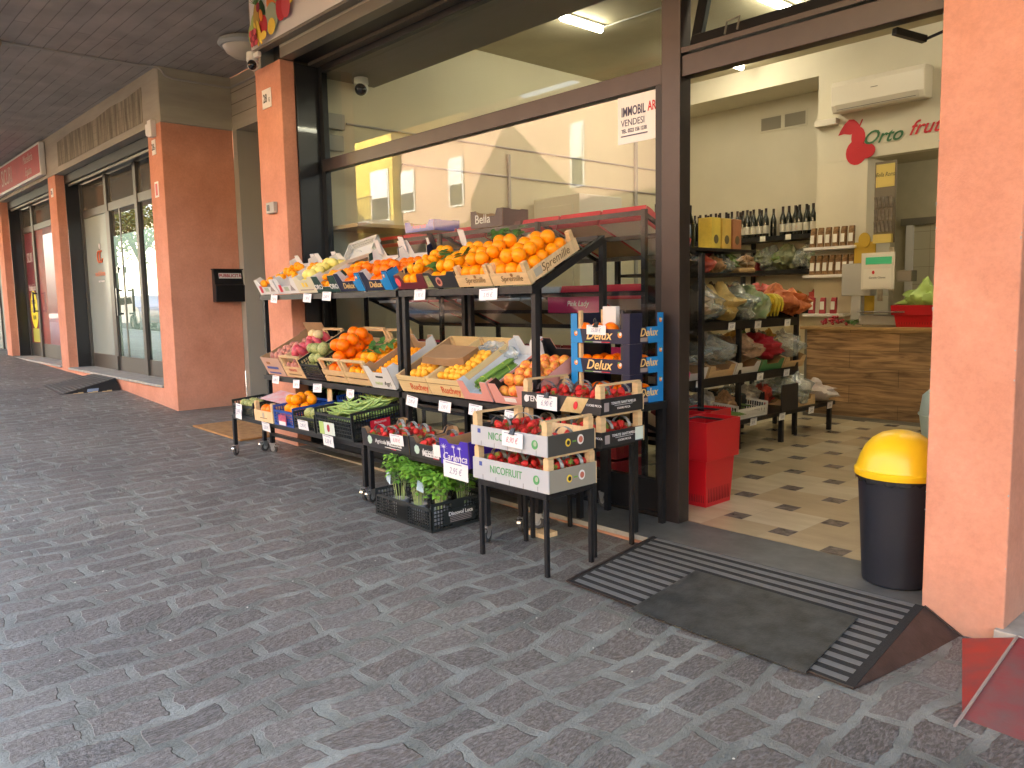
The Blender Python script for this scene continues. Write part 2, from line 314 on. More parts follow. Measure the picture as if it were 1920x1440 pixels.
# ---------------------------------------------------------------- facade piers
def pier(x0, x1, y0, y1, z0, z1, label, top=None, mat=ORANGE, conc=None):
    t = thing("pillar", label, "pillar", (x0, y0, z0), group="orange rendered pillars of the arcade")
    MB().box((0, 0, 0), (x1-x0, y1-y0, z1-z0), mat).build("shaft", t, bevel=.008)
    if top: MB().box((conc[0]-x0, .002, z1-z0+.001), (conc[1]-x0, y1-y0-.002, top-z0), CONC).build("capital", t)
    return t
pier(-8.0, -7.45, 3.8, 3.95, -.1, 3.82, "narrow orange pillar with house number 28E left of the fruit racks", 4.475, ORANGE, (-8.04, -7.86))
pp = pier(-1.385, -1.045, 3.8, 4.2, -.3, 4.47, "thick orange pillar right of the shop door beside the yellow topped bin")
ch = MB()      # chips in the render along its edge
for _ in range(26):
    z = U(0.2, 3); x = rnd.choice([.001, .333]); r = U(.0015, .004)
    ch.ball((x+U(0, .004), 0, z+.3), (r, .0008, r*U(.8, 2.5)), MARB, 6, 4)
ch.build("plaster_chips", pp)
pier(-16.6, -16.1, 3.8, 3.95, .2, 3.79, "orange pillar between the butcher door and the white logo shop door")
pier(-21.4, -20.9, 3.8, 3.95, .2, 3.79, "orange pillar left of the butcher door at the far left")
# corner block with return wall
cb = thing("corner_pillar", "wide orange corner block carrying the black mailbox", "pillar", (-10.77, 3.8, 0), group="orange rendered pillars of the arcade")
MB().box((-.49, 0, -.05), (0, .95, 3.795), ORANGE).build("shaft", cb, bevel=.008)
# low base below shopfront sills
bs = MB(); bs.box((-16.1, 3.802, -.05), (-11.26, 4.3, .335), ORANGE); bs.box((-20.9, 3.802, 0), (-16.6, 4.3, .345), ORANGE); bs.box((-40, 3.802, 0), (-21.4, 4.3, .36), ORANGE)
tag(bs.build("plinth"), "low orange plinth under the sills of the two left shopfronts", "plinth")
sb = MB().box((-16.09, 3.775, .337), (-11.27, 4.3, .372), MARB).build("window_sill", bevel=.003); tag(sb, "pale stone sill in front of the white logo shop door", "sill", "stone sills")
sb = MB().box((-20.89, 3.775, .347), (-16.61, 4.3, .382), MARB).build("window_sill", bevel=.003); tag(sb, "pale stone sill in front of the butcher door", "sill", "stone sills")
sb = MB().box((-40, 3.775, .362), (-21.41, 4.3, .397), MARB).build("window_sill", bevel=.003); tag(sb, "pale stone sill at the far left edge behind the farthest pillar", "sill", "stone sills")
fp = thing("far_pillar", "farthest orange pillar at the left edge of the arcade", "pillar", (-27, 3.8, .3)); MB().box((0, 0, 0), (.5, .3, 3.49), ORANGE).build("shaft", fp)
# concrete beam over the left shops with its weathered panel
bm = thing("beam", "board marked concrete beam above the left shopfronts", "beam", (-40, 3.8, 3.79))
MB().box((0, 0, .001), (29.23, .95, .689), CONC).build("beam_body", bm)
m, n, l, b = nodes("weathered_concrete"); tc = n.new("ShaderNodeTexCoord"); mp = n.new("ShaderNodeMapping"); mp.inputs["Scale"].default_value = (6, 1, .7); l.new(tc.outputs["Object"], mp.inputs[0])
a = n.new("ShaderNodeTexNoise"); a.inputs["Scale"].default_value = 1.6; a.inputs["Detail"].default_value = 8; a.inputs["Roughness"].default_value = .7; l.new(mp.outputs[0], a.inputs[0])
cr = n.new("ShaderNodeValToRGB"); cr.color_ramp.elements[0].position = .36; cr.color_ramp.elements[1].position = .6; cr.color_ramp.elements[0].color = (.1, .09, .065, 1); cr.color_ramp.elements[1].color = (.33, .3, .22, 1)
l.new(a.outputs[0], cr.inputs[0]); l.new(cr.outputs[0], b.inputs["Base Color"]); b.inputs["Roughness"].default_value = .95
MB().prism([(24.2+.01, -.006, .1), (28.6, -.006, .1), (28.62, -.006, .55), (27.9, -.006, .52), (27.3, -.006, .54), (26.4, -.006, .5), (25.2, -.006, .53), (24.25, -.006, .5)], (0, .005, 0), m).build("stained_patch", bm)
gv = MB()
for i in range(17): q_ = 24.4+i*.245+U(-.05, .05); gv.box((q_, -.007, .12+U(0, .06)), (q_+.005, -.0062, .5-U(0, .1)), M("stain", (.2, .18, .13), .95))
for z in (.2, .3, .41): gv.box((24.3, -.007, z), (28.5, -.0062, z+.004), MATS["stain"])
gv.build("joint_lines", bm)
# recess between corner block and main shop: concrete lintel wall, taupe passage
rc = thing("recess_wall", "concrete lintel wall at the back of the recess beside the mailbox", "wall", (-10.77, 4.752, 0))
MB().box((.001, 0, 3.79), (2.75, .3, 4.478), CONC).build("lintel", rc)
MB().box((.001, 0, -.05), (.13, .3, 3.789), M("pale_jamb", (.34, .33, .29), .85)).build("jamb", rc)
gv = MB()
for z in (3.98, 4.13, 4.28): gv.box((.01, -.004, z), (2.74, 0, z+.006), M("joint_dark", (.1, .09, .07), .95))
gv.build("board_joints", rc)
gv = MB(); 
for z in (3.98, 4.21): gv.bar((-10.766, 3.82, z), (-10.766, 4.74, z-.02), .006, .012, MATS["joint_dark"])
g2 = gv.build("board_joint", None); g2.name = "board_joint"; g2.parent = bm; g2.location = (40, -3.8, -3.79)
cw = MB().box((-10.768, 3.802, 3.797), (-10.75, 4.75, 4.478), CONC).build("lintel_return", bm); cw.location = (40, -3.8, -3.79)
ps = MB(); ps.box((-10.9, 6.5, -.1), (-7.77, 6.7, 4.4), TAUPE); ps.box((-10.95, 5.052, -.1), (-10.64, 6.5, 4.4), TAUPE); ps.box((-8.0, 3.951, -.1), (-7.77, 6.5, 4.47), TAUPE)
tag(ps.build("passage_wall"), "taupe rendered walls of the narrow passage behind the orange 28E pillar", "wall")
# mailbox
mb_ = thing("mailbox", "black mailbox marked PUBBLICITA on the orange corner wall", "mailbox", (-10.77, 4.57, 1.49))
BKP = M("black_paint", (.012, .012, .013), .3, coat=.3)
x = MB(); x.prism([(.003, -.22, 0), (.11, -.22, .0), (.13, -.22, .22), (.1, -.22, .24), (.06, -.22, .44), (.003, -.22, .44)], (0, .44, 0), BKP); x.build("body", mb_, bevel=.006)
x = MB(); x.box((.0, -.23, .43), (.1, .23, .445), BKP); x.build("lid", mb_, bevel=.003)
x = MB(); x.prism([(.088, -.155, .315), (.076, -.155, .385), (.076, .155, .385), (.088, .155, .315)], (.006, 0, .001), M("label_white", (.75, .73, .7), .6)); x.build("label_plate", mb_)
text("PUBBLICITÀ", .058, (.0935, 0, .35), (radians(90-9.5), 0, pi/2), M("label_red", (.45, .02, .04), .6), mb_, bold=.018)
# sills and threshold of the main shop
base = MB().box((-7.99, 3.805, -.12), (-1.4, 4.25, -.034), ORANGE).build("step_riser"); tag(base, "thin orange painted riser under the dark threshold stone", "step")
ts = thing("threshold", "worn dark grey threshold stone along the main shopfront", "threshold", (0, 0, 0))
MB().box((-7.99, 3.785, -.033), (-1.39, 4.246, 0), STONE).build("slab", ts, bevel=.003)
MB().box((-7.98, 3.781, -.03), (-2.95, 3.784, -.001), MARB).build("pale_edge", ts)
x = MB().box((-1.075, 3.77, -.05), (3, 4.25, -.005), MARB).build("stone_step", bevel=.004); tag(x, "pale chipped stone step at the right edge beyond the thick orange pillar", "step")
rdoor = thing("shopfront", "dark framed shopfront glimpsed at the right edge beyond the thick pillar", "shopfront", (0, 4.2, 0))
MB().box((-1.044, 0, 0), (-.98, .06, 3.8), DARK).build("frame", rdoor); MB().box((-.98, .02, 0.01), (3, .03, 3.79), GLASS2).build("pane", rdoor)
# ---------------------------------------------------------------- main shopfront
fr = thing("shop_window", "tall brown framed display window of the fruit shop with open doorway", "shopfront", (0, 4.2, 0))
MB().box((-7.45, -.25, 0), (-7.43, .0, 3.8), BKP).build("side_panel", fr)
MB().box((-7.47, -.0, 0), (-7.36, .06, 3.8), DARK).build("jamb", fr)
MB().box((-3.14, -.05, 0), (-3.0, .06, 4.2), BROWN).build("mullion", fr, bevel=.004)
MB().box((-7.36, -.03, 2.765), (-3.141, .05, 2.885), BROWN).build("transom", fr, bevel=.004)
MB().box((-2.999, -.035, 2.778), (-1.39, .05, 2.9), BROWN).build("door_header", fr, bevel=.003)
MB().box((-2.999, -.045, 2.912), (-1.39, .03, 2.945), BROWN).build("header_rail", fr, bevel=.002)
MB().box((-7.36, -.02, 0.002), (-3.141, .04, .25), DARK).build("kick_panel", fr, bevel=.003)
MB().box((-7.36, -.01, 3.74), (-3.141, .05, 3.8), DARK).build("head_rail", fr)
MB().box((-3.2, -.03, .252), (-3.141, .05, 2.764), BROWN if 0 else DARK).build("inner_stile", fr)
MB().box((-7.36, .005, .251), (-3.201, .013, 2.764), GLASS).build("pane", fr)
MB().box((-7.36, .005, 2.886), (-3.141, .013, 3.739), GLASS).build("pane", fr)
MB().box((-7.36, -.04, .02), (-3.141, -.021, .035), BLK).build("bottom_rail", fr)
# open hopper sash over the door, leaning inwards
hs = MB(); a0, a1, hh = -2.97, -1.42, 1.0
for bx in (((a0, 0, 0), (a1, .04, .075)), ((a0, 0, hh-.07), (a1, .04, hh)), ((a0, 0, .0751), (a0+.07, .04, hh-.0701)), ((a1-.07, 0, .0751), (a1, .04, hh-.0701))): hs.box(*bx, DARK)
sash = hs.build("open_sash", fr, bevel=.003); sash.location = (0, .0, 2.95); sash.rotation_euler = (radians(-17), 0, 0)
sp = MB().box((a0+.0701, .016, .0751), (a1-.0701, .024, hh-.0701), GLASS).build("sash_pane", sash)
MB().tube([(a0+.28, -.05, -.02), (a0+.28, -.05, .06), (a0+.36, -.05, .07), (a0+.36, -.05, -.01)], .006, ALU).build("hinge", sash)
MB().tube([(a1-.36, -.05, -.02), (a1-.36, -.05, .06), (a1-.28, -.05, .07), (a1-.28, -.05, -.01)], .006, ALU).build("hinge", sash)
x = MB(); x.bar((-1.78, .06, 2.76), (-1.7, .24, 2.735), .035, .035, BKP); x.bar((-1.7, .24, 2.735), (-1.4, .16, 2.77), .014, .014, BKP); x.build("door_closer", fr, bevel=.004)
# soffit, shutter housing and sign over the opening
sh = thing("shutter_housing", "dark roller shutter housing under the fruit shop signboard", "shutter", (0, 3.8, 3.8))
MB().box((-7.44, 0, .022), (-1.4, .12, .12), ALU).build("outer_rail", sh, bevel=.003)
MB().box((-7.44, .125, .03), (-1.4, .3, .12), DARK).build("slot", sh)
MB().box((-7.44, .3, .0), (-1.4, .42, .11), M("rail_brown", (.09, .075, .055), .5)).build("inner_rail", sh)
MB().box((-7.44, -.0, .121), (-1.0, .42, .674), CONC).build("beam_casing", sh)
sg = thing("signboard", "white signboard with mixed fruit picture over the shop window", "sign", (-7.87, 3.775, 3.94))
MB().box((0, -.07, 0), (6.85, .02, .536), ALU).build("cabinet", sg, bevel=.004)
SW = M("sign_white", (.72, .7, .68), .4); MB().box((.03, -.074, .025), (6.82, -.0705, .525), SW).build("face", sg)
def disc(b, cx, cz, rx, rz, mat, y=-.0745, n=18, rot=0, th=.002):
    pts = []
    for k in range(n):
        a = 2*pi*k/n; u, v = rx*cos(a), rz*sin(a); pts.append((cx+u*cos(rot)-v*sin(rot), y, cz+u*sin(rot)+v*cos(rot)))
    b.prism(pts, (0, -th, 0), mat)
fp_ = {k: M("print_"+k, c, .45) for k, c in dict(red=(.55, .02, .03), dred=(.3, .01, .03), yel=(.85, .6, .06), ora=(.85, .26, .03), grn=(.14, .33, .05), lgr=(.4, .55, .15), mel=(.35, .42, .3), pine=(.5, .33, .05), pk=(.65, .08, .1), dg=(.03, .1, .03), bro=(.3, .12, .03)).items()}
pb = MB(); y = -.0745
def D_(cx, cz, rx, rz, c, rot=0):
    global y; disc(pb, cx, cz, rx, rz, fp_[c], y, rot=rot); y -= .0021
D_(.12, .2, .08, .15, 'lgr'); D_(.2, .3, .085, .15, 'pine'); D_(.31, .3, .07, .14, 'dg', .2)
for k in range(9):
    a = pi*.5+(k-4)*.22; pb.prism([(.2-.012, y, .42), (.2+.012, y, .42), (.2+.19*cos(a), y, .42+.15*sin(a)*.65)], (0, -.0015, 0), fp_['dg' if k % 2 else 'grn']); y -= .0016
D_(.09, .16, .055, .09, 'lgr'); D_(.55, .36, .1, .09, 'ora', .3); D_(.7, .42, .13, .11, 'lgr'); D_(.92, .43, .1, .11, 'ora', .3); D_(.55, .2, .13, .14, 'mel'); D_(.38, .17, .085, .1, 'red')
D_(.76, .25, .1, .13, 'red'); D_(.86, .24, .085, .12, 'pk'); D_(.56, .12, .075, .075, 'yel'); D_(.3, .36, .035, .045, 'dred'); D_(.36, .27, .035, .06, 'ora', .3)
for a in (.25, .32): D_(a, .12, .03, .13, 'yel', .35)
for i in range(9): D_(.14+.05*(i % 3)+.02, .05+.045*(i//3), .032, .032, 'dred' if i % 2 else 'pk')
pb.prism([(1.0, y, .2), (1.16, y, .23), (1.15, y, .5), (.93, y, .5)], (0, -.002, 0), fp_['yel']); D_(.45, .06, .06, .04, 'yel')
for a in (1.0, 1.05, 1.1): pb.prism([(a, y, .23), (a+.008, y, .23), (a-.02, y, .48), (a-.028, y, .48)], (0, -.002, 0), fp_['bro'])
pb.build("fruit_picture", sg)
pb = MB(); y = -.0745
D_(1.75, .27, .09, .14, 'red'); D_(1.83, .2, .1, .1, 'red'); D_(1.6, .37, .1, .04, 'red', .5); pb.build("pear_logo", sg)
text("Orto", .34, (2.5, -.0765, .3), FR, M("sign_green", (.01, .2, .05), .5), sg, shear=.35, bold=.01)
text("frutta", .34, (3.5, -.0765, .3), FR, fp_['red'], sg, shear=.35, bold=.01)
# house number plates, boxes, sensors
def plate(x, z, w, h, s, label, s2=None, mat=None):
    p = thing("number_plate", label, "house number", (x, 3.798, z), group="house number plates")
    MB().box((-w/2, -.01, -h/2), (w/2, 0, h/2), mat or M("label_white", (.75, .73, .7), .6)).build("plate", p, bevel=.002)
    INK = M("ink_black", (.02, .02, .02), .5)
    text(s, h*.62, (-w*.14, -.0112, 0), FR, INK, p, bold=.02, sx=.72)
    if s2: text(s2, h*.3, (w*.33, -.0112, -h*.12), FR, INK, p, bold=.01)
plate(-7.745, 3.5, .19, .185, "28", "white house number plate 28 E on the narrow orange pillar", "E")
plate(-11.03, 3.51, .13, .19, "28", "white house number plate 28 on the orange corner block", "D")
plate(-16.32, 3.5, .13, .15, "28", "small house number plate on the pillar between the two left shops", "C")
st_ = thing("wall_sticker", "small red and white sticker on the orange corner block", "sticker", (-11.03, 3.798, 2.97))
MB().box((-.07, -.004, -.1), (.07, 0, .1), M("label_white")).build("sheet", st_); MB().box((-.035, -.006, -.075), (.035, -.0042, .075), fp_['red']).build("print", st_)
bx = thing("junction_box", "grey junction box at the top of the orange corner block", "electrical box", (-11.05, 3.8, 3.72)); MB().box((-.0, -.07, -.09), (.13, 0, .12), WHITE).build("case", bx, bevel=.008); MB().box((-.12, -.06, -.06), (-.005, 0, .1), WHITE).build("cover", bx, bevel=.02)
bx = thing("doorbell_box", "small grey box on the narrow orange pillar below the 28 E plate", "electrical box", (-7.73, 3.8, 2.42)); MB().box((-.08, -.045, -.055), (.09, 0, .055), M("box_grey", (.4, .38, .33), .6)).build("case", bx, bevel=.006); MB().box((-.05, -.05, -.03), (0, -.0455, .03), DARK).build("button_panel", bx)
# conduits
GREY = M("conduit_grey", (.36, .35, .33), .5)
def cond(name, label, pts, r=.014): tag(MB().tube(pts, r, GREY, 8).build(name, smooth=60), label, "pipe")
cond("conduit", "grey electrical conduit across the concrete ceiling and down to the recess wall", [(-10.85, 1.9, 4.462), (-10.8, 3.6, 4.462), (-10.755, 3.79, 4.462), (-10.745, 3.84, 4.44), (-10.735, 3.88, 4.37), (-10.735, 3.98, 4.345), (-10.735, 4.66, 4.345), (-10.7, 4.73, 4.345), (-10.1, 4.735, 4.345), (-8.05, 4.735, 4.345)])
bx = thing("ceiling_box", "round beige junction box on the arcade ceiling at the left edge", "electrical box", (-10.86, 2.0, 4.48)); MB().lathe([(0, -.09), (.11, -.085), (.13, -.03), (.13, 0)], M("beige_plastic", (.38, .28, .18), .6), 20).build("case", bx, smooth=40)
# dome lamp on arcade ceiling
lp = thing("ceiling_lamp", "round frosted bowl lamp on the arcade ceiling", "lamp", (-9.08, 4.2, 4.48))
MB().lathe([(.0, 0), (.2, 0), (.2, -.05), (.0, -.05)], M("lamp_grey", (.45, .48, .46), .5), 32).build("collar", lp, smooth=40)
MB().lathe([(.28, -.035), (.29, -.07), (.26, -.1), (.2, -.1)], MATS["lamp_grey"], 32).build("rim", lp, smooth=40)
MB().lathe([(.235, -.1), (.2, -.16), (.12, -.21), (.0, -.225)], M("frosted_glass", (.6, .57, .47), .3), 32).build("bowl", lp, smooth=60)
# dome cameras
def cctv(loc, label, side=1):
    c = thing("security_camera", label, "camera", loc, group="white dome cameras")
    MB().lathe([(.0, .075), (.055, .07), (.06, .0), (.06, -.012), (.0, -.012)], WHITE, 20).build("housing", c, smooth=40)
    b = MB(); b.ball((0, 0, -.045), .056, WHITE, 20, 12); b.build("head", c, smooth=60)
    b = MB(); b.ball((.022, -.018, -.055), (.046, .046, .048), M("lens_black", (.008, .008, .008), .1), 16, 10); b.build("lens", c, smooth=60)
    b = MB(); b.box((.05*side, -.02, .0), (.16*side, .02, .05), WHITE); b.build("bracket", c, bevel=.008)
cctv((-7.78, 3.68, 3.86), "white dome camera with black lens hanging at the signboard corner")
# ---------------------------------------------------------------- left shopfronts
def shopfront(name, label, x0, x1, z0, z1, doors, panes, mat, gl, trans):
    t = thing(name, label, "shopfront", (0, 4.2, 0))
    MB().box((x0+.001, -.25, z0), (x0+.02, 0, z1), BKP).build("side_panel", t)
    MB().box((x0, -.25, z1-.15), (x1, -.02, z1), DARK).build("shutter_slot", t)
    MB().box((x0, -.2, z1-.19), (x1, -.17, z1-.152), ALU).build("shutter_rail", t)
    for a, b in doors: MB().box((a, -.035, z0+.002), (b, .04, z1-.151), mat).build("stile", t, bevel=.003)
    return t
FRM = M("frame_grey", (.085, .078, .066), .4, metal=.3)
t = shopfront("shopfront", "grey framed glass shopfront with orange figure logo beside the corner block", -16.1, -11.26, .372, 3.79, [(-16.1, -16.02), (-14.62, -14.5), (-13.12, -13.0), (-11.34, -11.26)], None, FRM, GLASS2, 3.1)
for i, (a, b) in enumerate(((-16.02, -14.62), (-14.5, -13.12), (-13.0, -11.34))):
    MB().box((a, .0, .374), (b, .03, .62 if i else .62), FRM).build("kick_panel", t)
    MB().box((a, -.02, 3.03), (b, .035, 3.16), FRM).build("transom", t)
    if i == 0: MB().box((a, .008, .621), (b, .016, 3.029), M("frosted_pane", (.30, .36, .33), .25, spec=.6)).build("frosted_pane", t)
    else: MB().box((a, .008, .621), (b, .016, 3.029), GLASS2).build("pane", t)
    MB().box((a, .008, 3.161), (b, .016, 3.63), M("dark_pane", (.09, .085, .065), .12)).build("top_pane", t)
x = MB(); x.box((-14.02, -.13, 1.3), (-13.98, -.1, 1.75), BKP); x.box((-14.02, -.1, 1.32), (-13.98, -.036, 1.35), BKP); x.box((-14.02, -.1, 1.7), (-13.98, -.036, 1.73), BKP); x.build("door_handle", t, bevel=.003)
MB().box((-14.14, -.06, 2.0), (-14.07, -.036, 2.1), BKP).build("bell_button", t)
MB().box((-14.5, -.036, .62), (-14.42, .006, 3.03), FRM).build("door_stile", t); MB().box((-14.02, -.0, .62), (-13.96, .006, 3.03), FRM).build("meeting_stile", t)
lg = MB(); ou = M("logo_orange", (.7, .15, .05), .5)
for k in range(2): 
    cx = -15.2+k*.13-.07
    lg.tube([(cx+.075*cos(a*pi/9), -.0, 2.32+.1*sin(a*pi/9)) for a in range(3, 18)], .013, ou, 6)
lg.ball((-15.2, -.0, 2.5), (.04, .006, .05), M("label_white"), 12, 6); lg.build("figure_logo", t)
text("moduloforma", .13, (-15.25, -.002, 2.03), FR, ou, t, sx=.8); text("centro benessere", .06, (-15.2, -.002, 1.9), FR, M("label_white"), t, sx=.8)
MB().box((-16.0, 1.2, .4), (-11.4, 1.25, 3.7), M("blind", (.3, .34, .31), .8)).build("inner_screen", t)
t = shopfront("butcher_shopfront", "butcher shopfront with dark red posters and yellow round offer sign", -20.9, -16.6, .382, 3.79, [(-20.9, -20.82), (-19.9, -19.75), (-18.0, -17.9), (-16.68, -16.6)], None, FRM, GLASS2, 3.1)
RED = M("poster_red", (.36, .02, .035), .4, var=.1, vs=2)
for i, (a, b) in enumerate(((-20.82, -19.9), (-19.75, -18.0), (-17.9, -16.68))):
    MB().box((a, 0, .384), (b, .03, .68), FRM).build("kick_panel", t); MB().box((a, -.02, 3.1), (b, .035, 3.22), FRM).build("transom", t)
    MB().box((a, .006, .681), (b, .014, 3.099), RED).build("poster", t); MB().box((a, -.002, .681), (b, .004, 3.099), GLASS).build("pane", t)
    MB().box((a, .008, 3.221), (b, .016, 3.63), MATS["dark_pane"]).build("top_pane", t)
text("SICURI", .3, (-20.42, -.004, 2.55), FR, SW, t, sx=.55); text("Macelleria Equina", .2, (-20.4, -.004, 1.9), FR, SW, t, sx=.45, shear=.1)
x = MB(); disc(x, -20.35, 1.42, .32, .42, M("offer_yellow", (.8, .72, .03), .5), -.004, 24); x.build("offer_sticker", t)
for k, s in enumerate(("SPECIALITÀ", "LEGNARO", "EQUINE")): text(s, .13, (-20.35, -.0075, 1.58-k*.17), FR, M("ink_black"), t, sx=.6)
MB().box((-20.6, -.008, .7), (-20.0, -.004, 1.0), M("poster_green", (.4, .42, .06), .5)).build("poster_foot", t)
for a in (-19.86,): x = MB(); x.box((a, -.13, 1.35), (a+.04, -.1, 1.8), BKP); x.box((a, -.1, 1.37), (a+.04, -.036, 1.4), BKP); x.box((a, -.1, 1.75), (a+.04, -.036, 1.78), BKP); x.build("door_handle", t)
t = shopfront("shopfront", "pale glass shopfront beyond the farthest left pillars", -40, -21.4, .4, 3.79, [(-24, -23.9), (-21.48, -21.4)], None, FRM, GLASS2, 3)
MB().box((-40, .008, .4), (-21.4, .016, 3.6), M("frosted_pane")).build("pane", t)
# butcher sign
sg = thing("signboard", "red butcher signboard reading SICURI Macelleria Equina on the concrete beam", "sign", (-21.6, 3.79, 3.85))
MB().box((0, -.09, 0), (5.0, -.0, .58), WHITE).build("cabinet", sg, bevel=.01); MB().box((.05, -.094, .045), (4.95, -.0905, .535), M("sign_red", (.42, .025, .03), .45, var=.12, vs=3)).build("face", sg)
text("SICURI", .46, (2.2, -.0965, .28), FR, M("sign_cream", (.65, .55, .45), .5), sg, sx=.75); text("Macelleria", .22, (4.1, -.0965, .4), FR, MATS["sign_cream"], sg, shear=.2, sx=.85); text("Equina", .22, (4.1, -.0965, .17), FR, MATS["sign_cream"], sg, shear=.2, sx=.85)
# ---------------------------------------------------------------- opposite side of the street (seen in the glass)
PINK = M("pink_render", (.5, .32, .22), .9, var=.08, vs=.8); YEL = M("yellow_render", (.62, .45, .08), .9, var=.05); SHUT = M("shutter_white", (.7, .7, .68), .7); ROOF = M("roof_tile", (.3, .12, .07), .9, var=.3, vs=8)
def house(label, x0, x1, y1, h, mat, wins, yb=-24):
    t = thing("house", label, "house", (x0, y1, 0), group="houses across the street"); wd = x1-x0
    MB().box((0, yb-y1, -.3), (wd, 0, h), mat).build("wall", t)
    MB().prism([(-.2, .45, h), (-.2, yb-y1-.4, h), (-.2, (yb-y1)/2, h+1.6)], (wd+.4, 0, 0), ROOF).build("roof", t)
    for (wx, wz, ww, wh) in wins:
        f = MB().box((wx-x0-ww/2-.08, -.0, wz-.08), (wx-x0+ww/2+.08, .05, wz+wh+.08), SHUT).build("window", t)
        b = MB(); b.box((wx-x0-ww/2, .051, wz), (wx-x0+ww/2, .06, wz+wh), M("pane_dark", (.05, .06, .07), .1)); b.build("pane", f)
        b = MB(); b.box((wx-x0-ww/2, .061, wz+wh*.45), (wx-x0+ww/2, .075, wz+wh), SHUT); b.build("roller_blind", f)
    return t
h = house("yellow house with a balcony across the street", -34.2, -30, -12.0, 10.2, YEL, [(-31, 5.1, 1.3, 2.1), (-33, 1.2, 1.2, 1.5)])
x = MB(); x.box((1.6, 0, 4.8), (4.2, 1.1, 4.98), SHUT)
for k in range(22): x.box((1.62+k*.12, 1.06, 4.98), (1.64+k*.12, 1.08, 5.95), BLK)
x.box((1.6, 1.05, 5.95), (4.2, 1.09, 5.99), BLK); x.build("balcony", h)
house("pink house with white framed windows across the street", -29.9, -24.9, -12.4, 8.3, PINK, [(-29.4, 5.4, .9, 1.6), (-26, 5.3, .8, 1.8), (-28, 1.2, 1.2, 1.6)])
house("pale pink house set back behind the tall pink one across the street", -24.88, -18.6, -12.2, 8.5, PINK, [(-19.1, 5.3, .5, 2.0), (-22, 1.2, 1.2, 1.6)])
house("salmon house near the junction across the street", -18.58, -10, -12.0, 8.6, PINK, [(-12, 5.2, 1, 1.6), (-15.5, 1.2, 1.4, 1.6)])
house("cream house farther left across the street", -47, -34.6, -14, 8.5, M("cream_render", (.45, .42, .3), .9), [(-38, 4.8, 1.2, 1.8), (-42, 4.8, 1.2, 1.8), (-38, 1.2, 1.2, 1.6)])
house("white house at the far end across the street", -80, -49, -13, 8, M("white_render", (.42, .42, .34), .9), [(-52, 4.8, 1.2, 1.8), (-56, 4.8, 1.2, 1.8), (-60, 4.8, 1.2, 1.8)])
house("ochre house opposite the arcade behind the viewer", -9.6, 14, -12, 8.4, M("ochre_render", (.6, .42, .2), .9), [(-6, 4.8, 1.2, 1.8), (0, 4.8, 1.2, 1.8)])
# street tree across the road
def tree(x, y, z, h, r, label):
    t = thing("tree", label, "tree", (x, y, z), group="street trees across the road"); b = MB(); bark = M("bark", (.1, .075, .05), .9, var=.3, vs=20)
    b.tube([(0, 0, 0), (.04, .02, h*.3), (-.03, .05, h*.55)], [.17, .12, .09], bark, 8)
    tips = []
    for k in range(7):
        a = k*.9; q = Vector((cos(a)*r*.6, sin(a)*r*.6, h*(.7+.05*(k % 3)))); b.tube([(-.02, .04, h*(.4+.02*k)), q*.6+Vector((0, 0, h*.25)), q], [.07, .045, .02], bark, 6); tips.append(q)
    b.build("trunk", t, smooth=60)
    c = MB(); L = M("leaf_autumn", (.28, .3, .04), .7, col2=(.09, .16, .03), vs=2)
    for k in range(2600):
        q = rnd.choice(tips+[Vector((0, 0, h*.85))]); p = q+Vector((rnd.gauss(0, r*.3), rnd.gauss(0, r*.3), rnd.gauss(0, r*.28))); s = U(.07, .15)
        d = Vector((U(-1, 1), U(-1, 1), U(-.6, .6))).normalized()*s; e = d.cross(Vector((U(-1, 1), U(-1, 1), 1))).normalized()*s*.6
        c.add([p-d, p+e, p+d, p-e], [(0, 1, 2, 3)], L)
    c.build("crown", t)
tree(-43.5, -5.6, .6, 6.6, 2.3, "yellow green street tree across the road mirrored in the logo shop door")
tree(-49.5, -5.8, .7, 7.4, 2.6, "larger yellow green street tree farther up the road")
# parked cars (mirrored in the panes)
def car(x, y, z, label, paint):
    t = thing("parked_car", label, "car", (x, y, z), group="cars parked across the street")
    P = M("paint_"+paint[0], paint[1], .25, metal=.3, coat=.6); prof = [(-2.1, .3), (-2.12, .62), (-2.0, .85), (-1.35, .97), (-.75, 1.4), (.75, 1.44), (1.5, 1.02), (2.02, .9), (2.1, .5), (2.05, .3)]
    b = MB(); n = len(prof); vs = []
    for yy, k in ((-.82, 0), (-.86, .5), (.86, .5), (.82, 0)):
        for px_, pz_ in prof: vs.append((px_, yy*(1 if pz_ < 1.05 else .82), pz_))
    fs = [(i*n+j, i*n+(j+1) % n, (i+1)*n+(j+1) % n, (i+1)*n+j) for i in range(3) for j in range(n)]+[tuple(range(n-1, -1, -1)), tuple(range(3*n, 4*n))]
    b.add(vs, fs, P); b.build("body", t, smooth=35, bevel=.03)
    for s in (-1, 1): g = MB(); g.prism([(-1.2, s*.8, 1.0), (1.3, s*.8, 1.03), (.7, s*.715, 1.36), (-.7, s*.715, 1.34)], (0, s*.012, 0), M("pane_dark")); g.build("side_window", t)
    for wx in (-1.3, 1.3):
        for s in (-1, 1):
            w_ = MB(); w_.T = Matrix.Translation((wx, s*.78, .32)) @ Matrix.Rotation(pi/2, 4, 'X'); w_.lathe([(.2, -.1), (.31, -.1), (.33, 0), (.31, .1), (.2, .1)], M("tyre", (.02, .02, .02), .8), 24); q = w_.build("wheel", t, smooth=40)
            w_ = MB(); w_.T = Matrix.Translation((wx, s*.78, .32)) @ Matrix.Rotation(pi/2, 4, 'X'); w_.lathe([(.0, .06), (.2, .08), (.2, -.08), (0, -.06)], ALU, 16); w_.build("rim", q, smooth=40)
